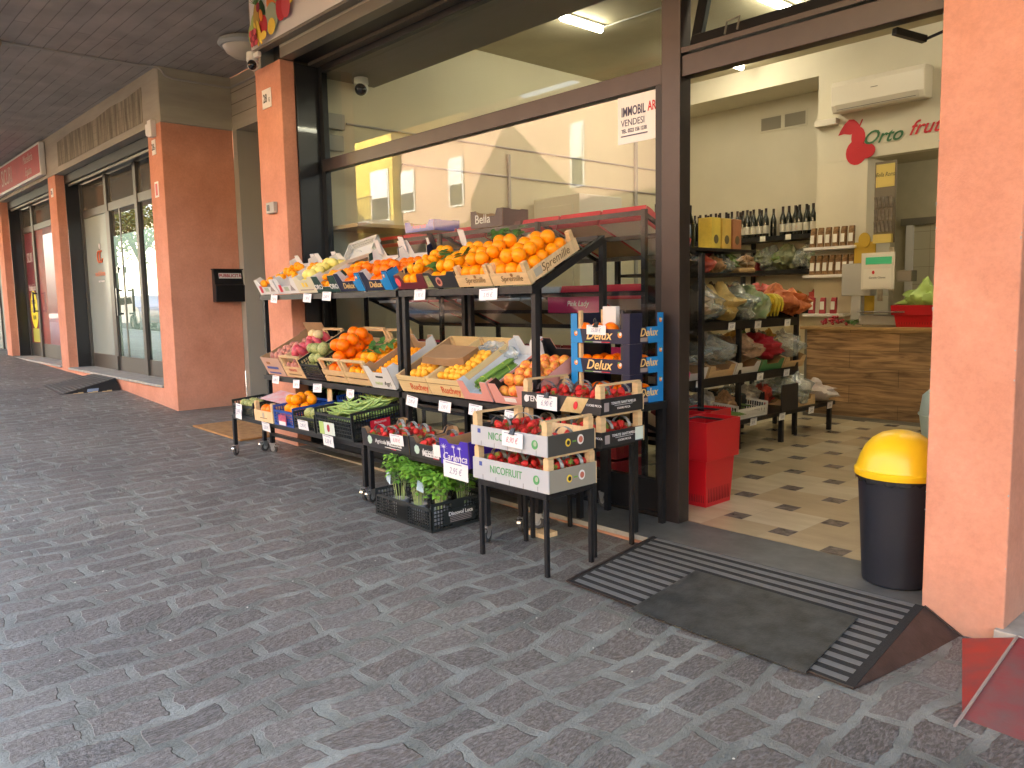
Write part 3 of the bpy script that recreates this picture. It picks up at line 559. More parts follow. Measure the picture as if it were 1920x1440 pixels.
car(-11.0, -3.0, gz(-11)-.13, "silver grey car parked opposite the shop window", ("silver", (.3, .31, .32)))
car(-17, -3.0, gz(-17)-.13, "dark grey car parked up the street from the silver car", ("dark", (.05, .055, .06)))
car(-36.0, -3.1, gz(-36)-.13, "white car parked farther up the street", ("white", (.6, .6, .6)))
# ---------------------------------------------------------------- generic crates (local frame: x across, y 0..d away from front, z up)
PINE = M("pine_wood", (.62, .43, .22), .7, var=.16, vs=5, stretch=(1, 1, 7))
PINEH = M("pine_wood_end", (.7, .5, .27), .7, var=.14, vs=9, stretch=(6, 6, 1))
CARD = M("brown_card", (.36, .23, .12), .85, var=.08, vs=6)
WCARD = M("white_card", (.66, .65, .63), .6, var=.04, vs=6)
BPL = M("black_crate_plastic", (.016, .02, .02), .4)
INK = MATS["ink_black"]; LW = MATS["label_white"]
def carton(name, label, cat, loc, rot, w, d, h, outer, inner=None, post=.0, cut=.6, cw=.07, side=None, group=None, rear=None, rearh=None, parts=True):
    t = thing(name, label, cat, loc, rot, group); inner = inner or CARD; hp = h+post; e = .003
    def panel(nm, o, ux, L, hh, hc, out):
        # L shaped outline with raised corners; o = origin, ux = unit direction, out = outward normal
        o, ux, out = Vector(o), Vector(ux), Vector(out); P = lambda s, z: o+ux*s+Vector((0, 0, z))
        pts = [P(0, 0), P(L, 0), P(L, hh), P(L-cw, hh), P(L-cw-.025, hc), P(cw+.025, hc), P(cw, hh), P(0, hh)] if hh > hc+.004 else [P(0, 0), P(L, 0), P(L, hh), P(0, hh)]
        b = MB(); b.prism(pts, out*e, outer if nm != "rear_panel" else (rear or outer)); b.prism([p-out*.0004 for p in pts], -out*e, inner); b.build(nm, t)
    panel("front_panel", (-w/2, 0, 0), (1, 0, 0), w, hp, h*cut if post or cut < 1 else hp, (0, -1, 0))
    panel("rear_panel", (-w/2, d, 0), (1, 0, 0), w, rearh or hp, h*.8 if post else (rearh or hp), (0, 1, 0))
    panel("side_panel", (-w/2+e, e, 0), (0, 1, 0), d-2*e, hp, h*.95, (-1, 0, 0)); panel("side_panel", (w/2-e, e, 0), (0, 1, 0), d-2*e, hp, h*.95, (1, 0, 0))
    MB().box((-w/2+2*e, 2*e, .001), (w/2-2*e, d-2*e, .006), inner).build("base", t)
    return t
def woodcrate(name, label, cat, loc, rot, w, d, h, side, end=None, post=.05, rails=True, pw=.028, group=None, sideh=None, endh=None, m_end=None, gap=False, postm=None, inside=None):
    t = thing(name, label, cat, loc, rot, group); end = end or side; sh = sideh or h; eh = endh or h; th = .006
    for sx in (-1, 1):
        b = MB(); x0 = sx*w/2
        if gap: b.box((x0, th, .005), (x0-sx*th, d-th, sh*.45), side); b.box((x0, th, sh*.58), (x0-sx*th, d-th, sh), side)
        else: b.box((x0, th, .002), (x0-sx*th, d-th, sh), side)
        b.build("side_board", t)
    for k, y in enumerate((0, d-th)):
        b = MB()
        if gap: b.box((-w/2, y, .005), (w/2, y+th, eh*.45), end); b.box((-w/2, y, eh*.58), (w/2, y+th, eh), end)
        else: b.box((-w/2, y, .0), (w/2, y+th, eh), end)
        b.build("end_board", t)
    for sx in (-1, 1):
        for y in (th+.0005, d-th-pw-.0005):
            x0 = sx*(w/2-th-.0005); MB().box((x0, y, .006), (x0-sx*pw, y+pw, h+post), postm or PINE).build("corner_post", t)
    if rails:
        for y in (th, d-th-pw): MB().box((-w/2+th, y, h+post+.0005), (w/2-th, y+pw, h+post+.011), PINE).build("top_rail", t)
    MB().box((-w/2+th+.001, th+.001, .001), (w/2-th-.001, d-th-.001, .005), inside or PINE).build("base", t)
    return t
def plcrate(name, label, cat, loc, rot, w, d, h, mat, group=None, flare=.0, n=12, handle=True, solid=False, rows=3):
    t = thing(name, label, cat, loc, rot, group)
    def wall(nm, o, ux, L, lower=0):
        o, ux = Vector(o), Vector(ux); nrm = Vector((ux.y, -ux.x, 0)); b = MB(); z = Vector((0, 0, 1)); H = h-lower
        def bx(s0, s1, z0, z1, tk=.004): b.prism([o+ux*s0+z*z0, o+ux*s1+z*z0, o+ux*s1+z*z1, o+ux*s0+z*z1], -nrm*tk, mat)
        bx(0, L, 0, .018); bx(.012, L-.012, H-.02, H, .008)
        for s in (0, L-.022): bx(s, s+.022, .018, h if lower == 0 else H, .009)
        m = int(L/.026)
        for i in range(1, m): s = .022+(L-.044)*i/m; bx(s-.0035, s+.0035, .018, H-.02)
        for r in range(1, rows+1): zz = .018+(H-.04)*r/(rows+1); bx(.02, L-.02, zz-.0035, zz+.0035)
        bx(L*.4, L*.6, .018, H-.02) if solid else None
        b.build(nm, t)
    wall("front_wall", (-w/2, 0, 0), (1, 0, 0), w, .035 if handle else 0); wall("rear_wall", (w/2, d, 0), (-1, 0, 0), w)
    wall("side_wall", (w/2, .0, 0), (0, 1, 0), d); wall("side_wall", (-w/2, d, 0), (0, -1, 0), d)
    MB().box((-w/2+.01, .01, .001), (w/2-.01, d-.01, .006), mat).build("base", t)
    return t
# ---------------------------------------------------------------- produce meshes
def fruitmat(name, c1, c2, rough=.42, bump=.15, bs=90, vs=2, sub=.0):
    return M(name, c1, rough, col2=c2, vs=vs, bump=bump, bs=bs, sub=sub, spec=.3)
def spheroid(name, mat, sx=1, sy=1, sz=1, dimple=.12, stem=None, n=18, m=11, lump=0, seed=0):
    b = MB(); q = random.Random(seed); b.ball((0, 0, 0), 1, mat, n, m)
    vs = []
    for v in b.v:
        r = math.hypot(v[0], v[1]); z = v[2]*(1-dimple*math.exp(-(r/.28)**2)); a = math.atan2(v[1], v[0])
        k = 1+lump*sin(a*3+seed)*.5+lump*sin(a*2+1.3*seed+z*2)*.6
        vs.append((v[0]*sx*k, v[1]*sy*k, z*sz))
    b.v = vs
    if stem: b.lathe([(0, sz*(1-dimple)+.03), (.09, sz*(1-dimple)+.02), (.1, sz*(1-dimple)-.05)], stem, 7)
    return b.mesh(name, 180)
STEM = M("fruit_stem", (.12, .17, .04), .8)
ORm = fruitmat("orange_peel", (.95, .25, 0), (.97, .34, .002)); ORd = fruitmat("deep_orange_peel", (.95, .15, 0), (.96, .22, 0))
ORY = fruitmat("mandarin_peel", (.96, .3, 0), (.97, .4, .004)); MANDM = 0; LOQ = fruitmat("loquat_skin", (.88, .36, .02), (.92, .5, .05), .5, 0)
ME = {
 'orange': [spheroid("orange", ORm, 1, 1, .96, .07, STEM, seed=i, lump=.015) for i in range(3)],
 'bigorange': [spheroid("orange", ORd, 1, 1, .98, .07, STEM, seed=i, lump=.015) for i in range(3)],
 'mandarin': [spheroid("mandarin", ORY, 1, 1, .78, .2, STEM, seed=i, lump=.02) for i in range(3)],
 'loquat': [spheroid("loquat", LOQ, .9, .9, 1.1, .1, M("calyx_brown", (.1, .05, .02), .8), 12, 8, seed=i) for i in range(2)],
 'pear': None,
 'apple': [spheroid("apple", fruitmat("red_yellow_apple", (.65, .04, .03), (.85, .5, .08), .25, 0, vs=1.1), 1, 1, .9, .25, STEM, seed=i, lump=.02) for i in range(3)],
 'potato': [spheroid("potato", fruitmat("pink_skin", (.42, .13, .12), (.56, .3, .2), .6, .1), 1.25, .85, .8, 0, None, 12, 8, .06, i) for i in range(4)],
 'mango': [spheroid("mango", fruitmat("mango_skin", (.45, .035, .08), (.6, .12, .12), .35, 0), 1.3, .85, .75, 0, None, 14, 9, .05, i) for i in range(2)],
 'pale': [spheroid("potato", fruitmat("pale_skin", (.6, .45, .2), (.7, .55, .3), .5, 0), 1, .95, .85, 0, None, 12, 8, .05, 9)],
 'tomato': [spheroid("tomato", M("tomato_skin", (.75, .05, .01), .2), 1, 1, .9, .15, STEM, 12, 8)],
 'kiwi': [spheroid("kiwi", fruitmat("kiwi_skin", (.2, .13, .05), (.28, .19, .08), .9, .2), 1, 1, 1.1, 0, None, 12, 8)],
 'squash': [spheroid("squash", fruitmat("green_squash", (.12, .2, .05), (.5, .48, .2), .5, 0, vs=6), 1, 1, 1.2, .1, STEM, 12, 8)],
 'onion': [spheroid("potato", fruitmat("tan_potato_skin", (.35, .23, .09), (.42, .3, .14), .8, .1), 1.1, .95, .9, 0, None, 12, 8, .05, 4)],
 'turnip': [spheroid("turnip", M("turnip_skin", (.6, .58, .5), .5), 1, 1, .8, 0, STEM, 12, 8)],
 'lemon': [spheroid("pear", M("pale_yellow_pear", (.8, .68, .18), .5), 1, 1, 1.2, .0, STEM, 12, 8)],
}
def strawberry(seed):
    q = random.Random(seed); b = MB(); R = M("strawberry_red", (.55, .012, .012), .28, col2=(.68, .03, .02), vs=3, bump=.5, bs=240); G = M("calyx_green", (.13, .28, .04), .6)
    prof = [(.0, -1.25), (.25, -1.15), (.55, -.8), (.82, -.3), (.95, .15), (.82, .5), (.4, .68), (0, .66)]; b.lathe([(r*(1+q.uniform(-.06, .06)), z) for r, z in prof], R, 10)
    for k in range(6):
        a = k*pi/3+q.uniform(-.2, .2); c, s = cos(a), sin(a); b.add([(.05*-s, .05*c, .7), (.05*s, -.05*c, .7), (.5*c+.16*s, .5*s-.16*c, .75), (.95*c, .95*s, .6+q.uniform(0, .4)), (.5*c-.16*s, .5*s+.16*c, .75)], [(0, 1, 2, 3, 4)], G)
    return b.mesh("strawberry", 70)
ME['strawberry'] = [strawberry(i) for i in range(4)]
def rrot(): return Euler((U(-3, 3), U(-3, 3), U(-3, 3))).to_matrix().to_4x4()
def fill(kind, label, cat, crate, w, d, r, n=None, z=.01, y0=0, group=None, layers=2, name=None, heap=0, keep=1, upright=False, x0=0, vary=.08):
    """lay round things in rows and layers inside a crate, each one an object of its own"""
    bpy.context.view_layer.update(); Mx = crate.matrix_world if hasattr(crate, 'matrix_world') else crate; out = 0
    nx = max(1, int((w-.016)/(2*r))); 
    for L in range(layers):
        mx = nx-(L % 2); ny = max(1, int((d-.016-L*r*(1+heap))/(1.78*r)))
        for j in range(ny):
            for i in range(mx):
                if n and out >= n: return
                if U(0, 1) > keep: continue
                x = x0+(i-(mx-1)/2)*min(2.08*r, (w-2*r-.014)/max(1, nx-1) if nx > 1 else 2*r)+((j % 2)*.5-.25)*r*(.9 if nx > 2 else .3)+U(-.05, .05)*r
                x = max(x0-w/2+r+.007, min(x0+w/2-r-.007, x)); y = y0+r+.01+j*1.78*r+L*r*.9+U(-.05, .05)*r; zz = z+r*.97+L*r*1.55+U(-.04, .04)*r+heap*j*r*.1
                s = r*U(1-vary, 1+vary*.5); T = Mx @ Matrix.Translation((x, y, zz)) @ (Matrix.Rotation(U(-pi, pi), 4, 'Z') @ Matrix.Rotation(U(-.5, .5), 4, 'X') if upright else rrot()) @ Matrix.Scale(s, 4)
                one(rnd.choice(ME[kind]), name or ME[kind][0].name.split('.')[0], label, cat, T, group or label[:60]); out += 1
LEAF = M("citrus_leaf", (.045, .13, .025), .4, col2=(.1, .22, .05), vs=3); LEAFB = M("basil_leaf", (.13, .34, .03), .4, col2=(.26, .5, .07), vs=5)
def leaf(b, p, d, L, W, mat, curl=.25):
    d = Vector(d).normalized(); s = d.cross(Vector((U(-.3, .3), U(-.3, .3), 1))).normalized(); u = s.cross(d).normalized(); p = Vector(p); P = []
    for t, k in ((0, .0), (.25, .75), (.5, 1), (.75, .7), (1, 0)):
        c = p+d*L*t-u*L*curl*t*t
        P += [c] if k == 0 else [c-s*W*k/2+u*W*.12, c, c+s*W*k/2+u*W*.12]
    b.add(P, [(0, 1, 2), (0, 2, 3), (1, 4, 5, 2), (2, 5, 6, 3), (4, 7, 8, 5), (5, 8, 9, 6), (7, 10, 8), (8, 10, 9)], mat)
def sprig(name, label, cat, T, n, L, W, spread, mat, group=None, stem=True):
    b = MB(); 
    if stem: b.tube([(-spread*.8, 0, 0), (0, .0, spread*.15), (spread*.8, .01, .01)], .002, STEM, 5)
    for k in range(n):
        a = U(-pi, pi); p = (U(-spread, spread), U(-spread*.5, spread*.5), U(0, spread*.25)); leaf(b, p, (cos(a), sin(a), U(-.2, .6)), L*U(.7, 1.2), W*U(.8, 1.2), mat)
    o = D.objects.new(name, b.mesh(name, 180)); COL.objects.link(o); o.matrix_world = T; return tag(o, label, cat, group)
# crumpled plastic bag with something inside
def bag(name, label, loc, size, mat=None, rot=0, seed=1, tilt=0, group=None):
    q = random.Random(seed); b = MB(); b.ball((0, 0, 0), 1, mat or BAG, 34, 20); vs = []; from mathutils import noise as NZ
    for v in b.v:
        a = math.atan2(v[1], v[0]); k = 1+.10*sin(a*5+seed)+.06*sin(a*11+v[2]*4+seed)+.09*sin(v[2]*6+a*2+seed)
        z = v[2]; p_ = Vector(v)*1.9+Vector((seed*3.1, seed, 0)); d_ = 1+.34*NZ.noise(p_)+.2*NZ.noise(p_*2.7)+.12*abs(NZ.noise(p_*6.1)); e_ = 1 if abs(v[0]) < .7 else 1.15
        vs.append((v[0]*k*d_*e_*size[0], v[1]*d_*k*size[1], max(-.8, z*d_)*size[2]*(.9+.3*sin(a*2+seed))))
    b.v = vs; o = D.objects.new(name, b.mesh(name, 45)); COL.objects.link(o); o.location = loc; o.rotation_euler = (0, tilt, rot); return tag(o, label, "bag", group)
# price tags: white card with handwriting
CARDW = M("tag_card", (.74, .74, .74), .5); PEN = M("pen_grey", (.25, .25, .36), .6); PENR = M("pen_red", (.55, .2, .25), .6)
def pricetag(x, y, z, s, label, w=.115, h=.062, rx=.12, rz=0, ry=0, red=False, clip=False):
    t = thing("price_tag", label, "price tag", (x, y, z), (rx, ry, rz), "handwritten white price tags")
    MB().box((-w/2, -.0015, -h/2), (w/2, 0, h/2), CARDW).build("card", t)
    text(s, h*.55, (-.004, -.0022, -h*.06), FR, PENR if red else PEN, t, name="handwriting", shear=.35, sx=.78, th=.0005)
    MB().box((-w*.4, -.0022, h*.36), (w*.25, -.0016, h*.42), PEN).build("printed_line", t)
    if clip:
        b = MB(); b.prism([(-.02, -.014, h/2-.012), (.02, -.014, h/2-.012), (.012, .004, h/2+.02), (-.012, .004, h/2+.02)], (0, .01, 0), BPL); b.tube([(-.007, -.01, h/2+.01), (-.01, -.014, h/2+.035), (0, -.014, h/2+.042), (.01, -.014, h/2+.035), (.007, -.01, h/2+.01)], .0015, ALU, 5); b.build("binder_clip", t)
    return t
# ---------------------------------------------------------------- shop interior shell
L_, s_ = .40, .137
ua, va = Vector((.4003, -.1388, 0)), Vector((.1260, .3907, 0)); o0 = Vector((-2.8417, 4.5898, 0))
TIL = [M("cream_marble_%d" % i, c, .22, var=.1, vs=2.5, spec=.5, stretch=(1, 3, 1)) for i, c in enumerate([(.56, .47, .31), (.5, .41, .26), (.6, .52, .36), (.47, .385, .245)])]
DT = M("grey_marble", (.17, .145, .125), .25, var=.5, vs=18)
fl = MB(); ex, ey = ua.normalized(), None
X_, Y_ = Vector((1, 0, 0)), Vector((0, 1, 0)); g = .0012
for i in range(-26, 22):
    for j in range(-4, 22):
        c = o0+Vector((L_*i+s_*j, -s_*i+L_*j, 0))
        def quad(x0, y0, x1, y1, mat):
            x0, x1 = max(x0, -7.6), min(x1, 2.2); y0, y1 = max(y0, 4.248), min(y1, 13)
            if x1-x0 > .004 and y1-y0 > .004: fl.add([(x0+g, y0+g, 0), (x1-g, y0+g, 0), (x1-g, y1-g, 0), (x0+g, y1-g, 0)], [(0, 1, 2, 3)], mat)
        quad(c.x-s_/2, c.y-s_/2, c.x+s_/2, c.y+s_/2, DT); quad(c.x+s_/2, c.y-s_/2, c.x+s_/2+L_, c.y-s_/2+L_, rnd.choice(TIL))
struct(fl.build("floor"))
struct(MB().box((-7.6, 4.248, -.06), (2.2, 13, -.003), M("grout", (.3, .26, .18), .9)).build("floor"))
struct(MB().box((-7.75, 4.27, -.05), (-7.6, 13, 4.43), WALL).build("wall")); struct(MB().box((2.2, 4.3, -.05), (2.35, 13, 4.43), WALL).build("wall"))
struct(MB().box((-7.6, 10.5, -.05), (-5.001, 10.65, 4.43), WALLB).build("wall"))
struct(MB().box((-7.6, 9.8, 4.14), (-5.001, 10.499, 4.43), WALLB).build("wall"))
struct(MB().box((-5.0, 9.8, 3.06), (2.2, 9.95, 4.43), WALLB).build("wall"))
struct(MB().box((-5.0, 9.8, 0), (-4.36, 10.499, 3.059), WALLB).build("wall"))
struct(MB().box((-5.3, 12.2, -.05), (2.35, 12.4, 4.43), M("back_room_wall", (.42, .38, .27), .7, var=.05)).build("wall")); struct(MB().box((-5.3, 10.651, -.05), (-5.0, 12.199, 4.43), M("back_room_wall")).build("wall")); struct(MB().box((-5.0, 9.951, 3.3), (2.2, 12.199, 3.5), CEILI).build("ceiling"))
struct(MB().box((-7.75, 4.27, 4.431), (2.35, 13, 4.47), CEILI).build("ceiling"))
tag(MB().box((-7.6, 4.27, 3.76), (2.2, 4.97, 4.43), M("bulkhead_paint", (.26, .24, .19), .8)).build("bulkhead"), "grey beam casing inside the top of the display window", "beam")
def tube_lamp(x, y, z, label, L=.62, ex=4.5):
    t = thing("tube_lamp", label, "lamp", (x, y, z), group="white tube lamps on the shop ceiling")
    MB().box((-.05, -L/2-.02, -.02), (.05, L/2+.02, 0), WHITE).build("base_plate", t)
    b = MB(); b.tube([(0, -L/2, -.045), (0, L/2, -.045)], .035, M("tube_light", (1, .9, .68), .5, emit=ex), 12); b.build("diffuser", t, smooth=50)
tube_lamp(-6.08, 6.64, 4.43, "glowing tube lamp on the shop ceiling above the display window glass")
tube_lamp(-4.43, 7.95, 4.43, "glowing tube lamp seen through the open sash above the doorway", 1.0)
tube_lamp(-2.2, 6.6, 4.43, "added tube lamp on the shop ceiling nearest the right side", 1.2); tube_lamp(-1.6, 8.6, 4.43, "added tube lamp on the shop ceiling above the counter end", 1.2)  # extra tubes added to light the shop interior
tube_lamp(-5.9, 8.9, 4.43, "added tube lamp on the shop ceiling near the wine shelf", 1.2); tube_lamp(-3.4, 11.2, 3.29, "added tube lamp in the small room behind the counter", .6, 3)  # added too: one more shop tube, and one to brighten the back room
cond("conduit", "thin cable duct running across the shop ceiling from the tube lamp", [(-6.05, 7.0, 4.425), (-4.2, 7.05, 4.425), (-3.1, 7.1, 4.425)], .008)
cond("conduit", "upper grey conduit along the left wall of the shop", [(-7.585, 4.6, 3.33), (-7.585, 7.5, 3.33), (-7.585, 10.4, 3.33)], .012)
cond("conduit", "lower grey conduit along the left wall of the shop", [(-7.585, 5.3, 2.98), (-7.585, 7.5, 2.98), (-7.585, 10.4, 2.98)], .012)
cond("conduit", "white vertical pipe on the left wall of the shop", [(-7.57, 6.9, 1.2), (-7.57, 6.9, 3.25)], .022); cond("conduit", "second white vertical pipe farther along the shop wall", [(-7.57, 9.4, 1.2), (-7.57, 9.4, 3.9)], .03)
bx = thing("junction_box", "grey electrical box high on the left wall of the shop", "electrical box", (-7.6, 4.5, 3.33)); MB().box((0.0, -.16, -.08), (.06, .06, .08), M("box_grey")).build("case", bx, bevel=.01); MB().box((0.0, -.16, -.3), (.06, .04, -.14), M("box_grey")).build("case", bx, bevel=.01)
c = thing("security_camera", "white dome camera with black underside inside the shop window", "camera", (-7.3, 4.62, 3.74), group="white dome cameras")
MB().lathe([(0, 0), (.07, 0), (.075, -.06), (0, -.06)], WHITE, 20).build("housing", c, smooth=40); b = MB(); b.ball((0, 0, -.1), .072, WHITE, 20, 12); b.build("head", c, smooth=60); b = MB(); b.ball((.02, -.02, -.118), .063, MATS["lens_black"], 16, 10); b.build("lens", c, smooth=60)
ac = thing("air_conditioner", "white split air conditioner above the Orto frutta lettering", "air conditioner", (-4.72, 9.8, 3.6))
b = MB(); b.prism([(0, 0, .02), (0, -.2, .0), (0, -.24, .08), (0, -.25, .3), (0, -.22, .36), (0, 0, .37)], (1.07, 0, 0), M("ac_white", (.72, .66, .55), .4)); b.build("body", ac, bevel=.012)
MB().box((.08, -.245, .025), (.98, -.235, .028), DARK).build("flap_gap", ac); MB().prism([(.06, -.212, .012), (1.01, -.212, .012), (1.01, -.246, .085), (.06, -.246, .085)], (0, -.004, 0), M("ac_flap", (.62, .56, .46), .4)).build("flap", ac); MB().box((.48, -.2535, .21), (.56, -.2505, .218), ALU).build("badge", ac)
x = MB().box((-5.0, 9.7, 3.5), (-4.72, 9.799, 3.58), MATS["ac_white"]).build("pipe_duct", bevel=.01); tag(x, "short white duct beside the air conditioner", "pipe")
vg = thing("vent_grille", "pair of grey vent grilles high on the recessed back wall", "vent", (-5.86, 10.5, 3.83)); MB().box((-.36, -.01, -.11), (.36, 0, .11), WALLB).build("frame", vg)
for a in (-.33, .03):
    b = MB(); b.box((a, -.012, -.085), (a+.3, -.0105, .085), M("grille_grey", (.3, .27, .21), .7))
    for k in range(10): b.box((a, -.018, -.08+k*.017), (a+.3, -.0125, -.072+k*.017), MATS["grille_grey"])
    b.build("grille", vg)
# painted wall lettering
wl = thing("wall_lettering", "Orto frutta lettering with red pear painted on the shop wall", "sign", (-4.6, 9.797, 3.3)); PR = M("paint_red", (.55, .01, .02), .5); PG = M("paint_green", (.03, .14, .05), .5)
b = MB(); 
def blob(b, pts, mat, y=0): b.prism([(x, y, z) for x, z in pts], (0, -.004, 0), mat)
blob(b, [(.1+.13*cos(a), -.16+.15*sin(a)) for a in [k*pi/9 for k in range(18)]], PR); blob(b, [(.12+.085*cos(a), .01+.13*sin(a)) for a in [k*pi/9 for k in range(18)]], PR, -.0045)
blob(b, [(.23+.1*cos(a), -.16+.09*sin(a)) for a in [k*pi/9 for k in range(18)]], PR, -.009); b.build("pear", wl)
b = MB(); blob(b, [(.13, .16), (.1, .2), (.06, .235), (.0, .24), (-.05, .2), (-.1, .13), (-.13, .07), (-.06, .08), (.02, .06), (.08, .08), (.12, .12)], PR); b.tube([(.13, 0.05, .09), (.13, -.004, .14), (.165, -.004, .22)], .008, PR, 6); b.build("leaf", wl)
text("Orto", .22, (.4, -.015, -.02), FR, PG, wl, shear=.45, bold=.012); text("frutta", .225, (.955, -.006, .012), FR, PR, wl, shear=.45, bold=.012)
# counter
m, n, l, b_ = nodes("oak_planks"); tc = n.new("ShaderNodeTexCoord"); mp = n.new("ShaderNodeMapping"); mp.inputs["Scale"].default_value = (1.2, 1, 11); l.new(tc.outputs["Object"], mp.inputs[0])
a = n.new("ShaderNodeTexNoise"); a.inputs["Scale"].default_value = 1.6; a.inputs["Detail"].default_value = 9; a.inputs["Distortion"].default_value = 1.5; l.new(mp.outputs[0], a.inputs[0])
cr = n.new("ShaderNodeValToRGB"); cr.color_ramp.elements[0].position = .3; cr.color_ramp.elements[1].position = .66; cr.color_ramp.elements[0].color = (.14, .08, .04, 1); cr.color_ramp.elements[1].color = (.46, .3, .15, 1); l.new(a.outputs[0], cr.inputs[0])
mp2 = n.new("ShaderNodeMapping"); mp2.inputs["Rotation"].default_value = (pi/2, 0, 0); l.new(tc.outputs["Object"], mp2.inputs[0]); br = n.new("ShaderNodeTexBrick"); br.inputs["Scale"].default_value = 1; br.inputs["Brick Width"].default_value = 1.1; br.inputs["Row Height"].default_value = .2; br.inputs["Mortar Size"].default_value = .003
br.inputs["Color1"].default_value = (.7, .7, .7, 1); br.inputs["Color2"].default_value = (1.1, 1.05, 1, 1); br.inputs["Mortar"].default_value = (.4, .4, .4, 1); l.new(mp2.outputs[0], br.inputs[0])
mx = n.new("ShaderNodeMix"); mx.data_type = 'RGBA'; mx.blend_type = 'MULTIPLY'; mx.inputs[0].default_value = 1; l.new(cr.outputs[0], mx.inputs[6]); l.new(br.outputs["Color"], mx.inputs[7]); l.new(mx.outputs[2], b_.inputs["Base Color"]); b_.inputs["Roughness"].default_value = .5
ct = thing("counter", "oak plank fronted shop counter with pale wood worktop", "counter", (-4.7, 9.0, 0)); MB().box((.03, .0, .04), (3.6, .6, 1.03), m).build("front_panel", ct); MB().box((-.05, -.03, 1.031), (3.62, .68, 1.066), M("worktop_wood", (.42, .27, .12), .45, var=.15, stretch=(1, 6, 1))).build("worktop", ct, bevel=.003)
MB().box((.0, -.012, .0), (3.62, -.0005, .038), ALU).build("skirting", ct); MB().box((.0, -.004, .04), (.029, .6, 1.03), ALU).build("edge_strip", ct)
# scale
scl = thing("shop_scale", "grey and white shop scale with green display on the counter", "scale", (-4.0, 9.25, 1.066)); SCG = M("scale_grey", (.42, .42, .4), .4)
MB().box((-.12, -.12, .02), (.3, .14, .13), SCG).build("base", scl, bevel=.01); MB().box((-.1, -.2, .16), (.42, .22, .175), M("steel_tray", (.5, .5, .48), .2, metal=.9)).build("tray", scl, bevel=.004); MB().box((-.25, -.05, .02), (-.13, .05, .4), SCG).build("column", scl, bevel=.01)
MB().prism([(-.36, -.06, .35), (-.02, -.06, .35), (.02, -.06, .72), (-.36, -.06, .72)], (0, .16, 0), SCG).build("head", scl, bevel=.01)
MB().box((-.12, -.085, .42), (.25, -.065, .83), M("screen_frame", (.68, .66, .6), .5)).build("display_frame", scl, bevel=.004); MB().box((-.07, -.088, .7), (.22, -.0855, .78), M("green_lcd", (.02, .24, .09), .3, emit=.05)).build("display", scl); MB().box((-.09, -.088, .44), (.22, -.0855, .65), M("notice_paper", (.75, .73, .66), .6)).build("notice", scl)
text("Gentile Cliente", .03, (.065, -.0895, .55), FR, INK, scl); x = MB(); disc(x, .02, .61, .015, .02, PR, -.0885); x.build("notice_logo", scl); MB().box((.26, -.05, .5), (.42, .1, .62), ALU).build("rear_display", scl)
# basket builder (red shopping baskets)
RP = M("red_basket_plastic", (.5, .008, .015), .3, coat=.15)
def basket(loc, rot, label, w0=.3, w1=.36, d0=.22, d1=.27, h=.5, group=None, slots=True, nest=1):
    t = thing("shopping_basket", label, "basket", loc, rot, group)
    for q in range(nest):
        z0 = q*.23; b = MB(); k0 = .0
        def ring(z, a, c): return [(-a/2, -c/2, z), (a/2, -c/2, z), (a/2, c/2, z), (-a/2, c/2, z)]
        R = [ring(z0, w0, d0), ring(z0+h*.55, (w0+w1)/2, (d0+d1)/2), ring(z0+h*.55, (w0+w1)/2+.045, (d0+d1)/2+.045), ring(z0+h, w1+.02, d1+.02), ring(z0+h, w1-.01, d1-.01), ring(z0+.01, w0-.02, d0-.02)]
        vs = [p for r in R for p in r]; fs = [(i*4+j, i*4+(j+1) % 4, (i+1)*4+(j+1) % 4, (i+1)*4+j) for i in range(5) for j in range(4)]+[(3, 2, 1, 0), (20, 21, 22, 23)]
        b.add(vs, fs, RP)
        if slots:
            for s in range(14):
                for zz in (.03,): x = -w0*.42+s*w0*.84/13; b.box((x-.003, -d0/2-.0065, z0+zz), (x+.003, -d0/2-.002, z0+.13), M("slot_dark_red", (.14, .004, .006), .6))
                x = -d0*.42+s*d0*.84/13; b.box((w0/2+.002, x-.003, z0+.03), (w0/2+.0065, x+.003, z0+.13), MATS["slot_dark_red"])
        b.build("body", t, bevel=.012)
        b = MB(); b.tube([(-w1/2, 0, z0+h-.02), (-w1/2+.03, .06, z0+h-.01), (w1/2-.03, .06, z0+h-.01), (w1/2, 0, z0+h-.02)], .008, BPL, 6); b.build("handle", t, smooth=60)
    return t
basket((-3.21, 4.75, .0), (0, 0, 0), "tall red plastic basket standing inside the doorway beside the frame", .22, .28, .3, .4, .6, "red plastic baskets")
basket((-3.5, 5.15, .0), (0, 0, .1), "red plastic basket behind the window glass next to the doorway", .24, .28, .26, .3, .6, "red plastic baskets")
bs_ = basket((-3.48, 9.25, 1.067), (0, 0, 0), "small red slotted basket on the counter by the pillar", .42, .5, .28, .34, .24, "red plastic baskets")
o = bag("carrier_bag", "light green carrier bag in the red basket on the counter", (-3.45, 9.28, 1.36), (.2, .12, .17), M("green_bag", (.42, .6, .16), .4), seed=4)
x = thing("mop_bucket", "pale blue rounded container half hidden by the thick pillar", "bucket", (-2.37, 7.0, 0)); MB().lathe([(.0, 0), (.15, 0), (.2, .15), (.24, .45), (.22, .6), (.14, .68), (0, .7)], M("pale_blue_plastic", (.42, .55, .55), .4), 28).build("body", x, smooth=60); MB().lathe([(.245, .44), (.25, .45), (.245, .46)], MATS["pale_blue_plastic"], 28).build("rim", x, smooth=60)
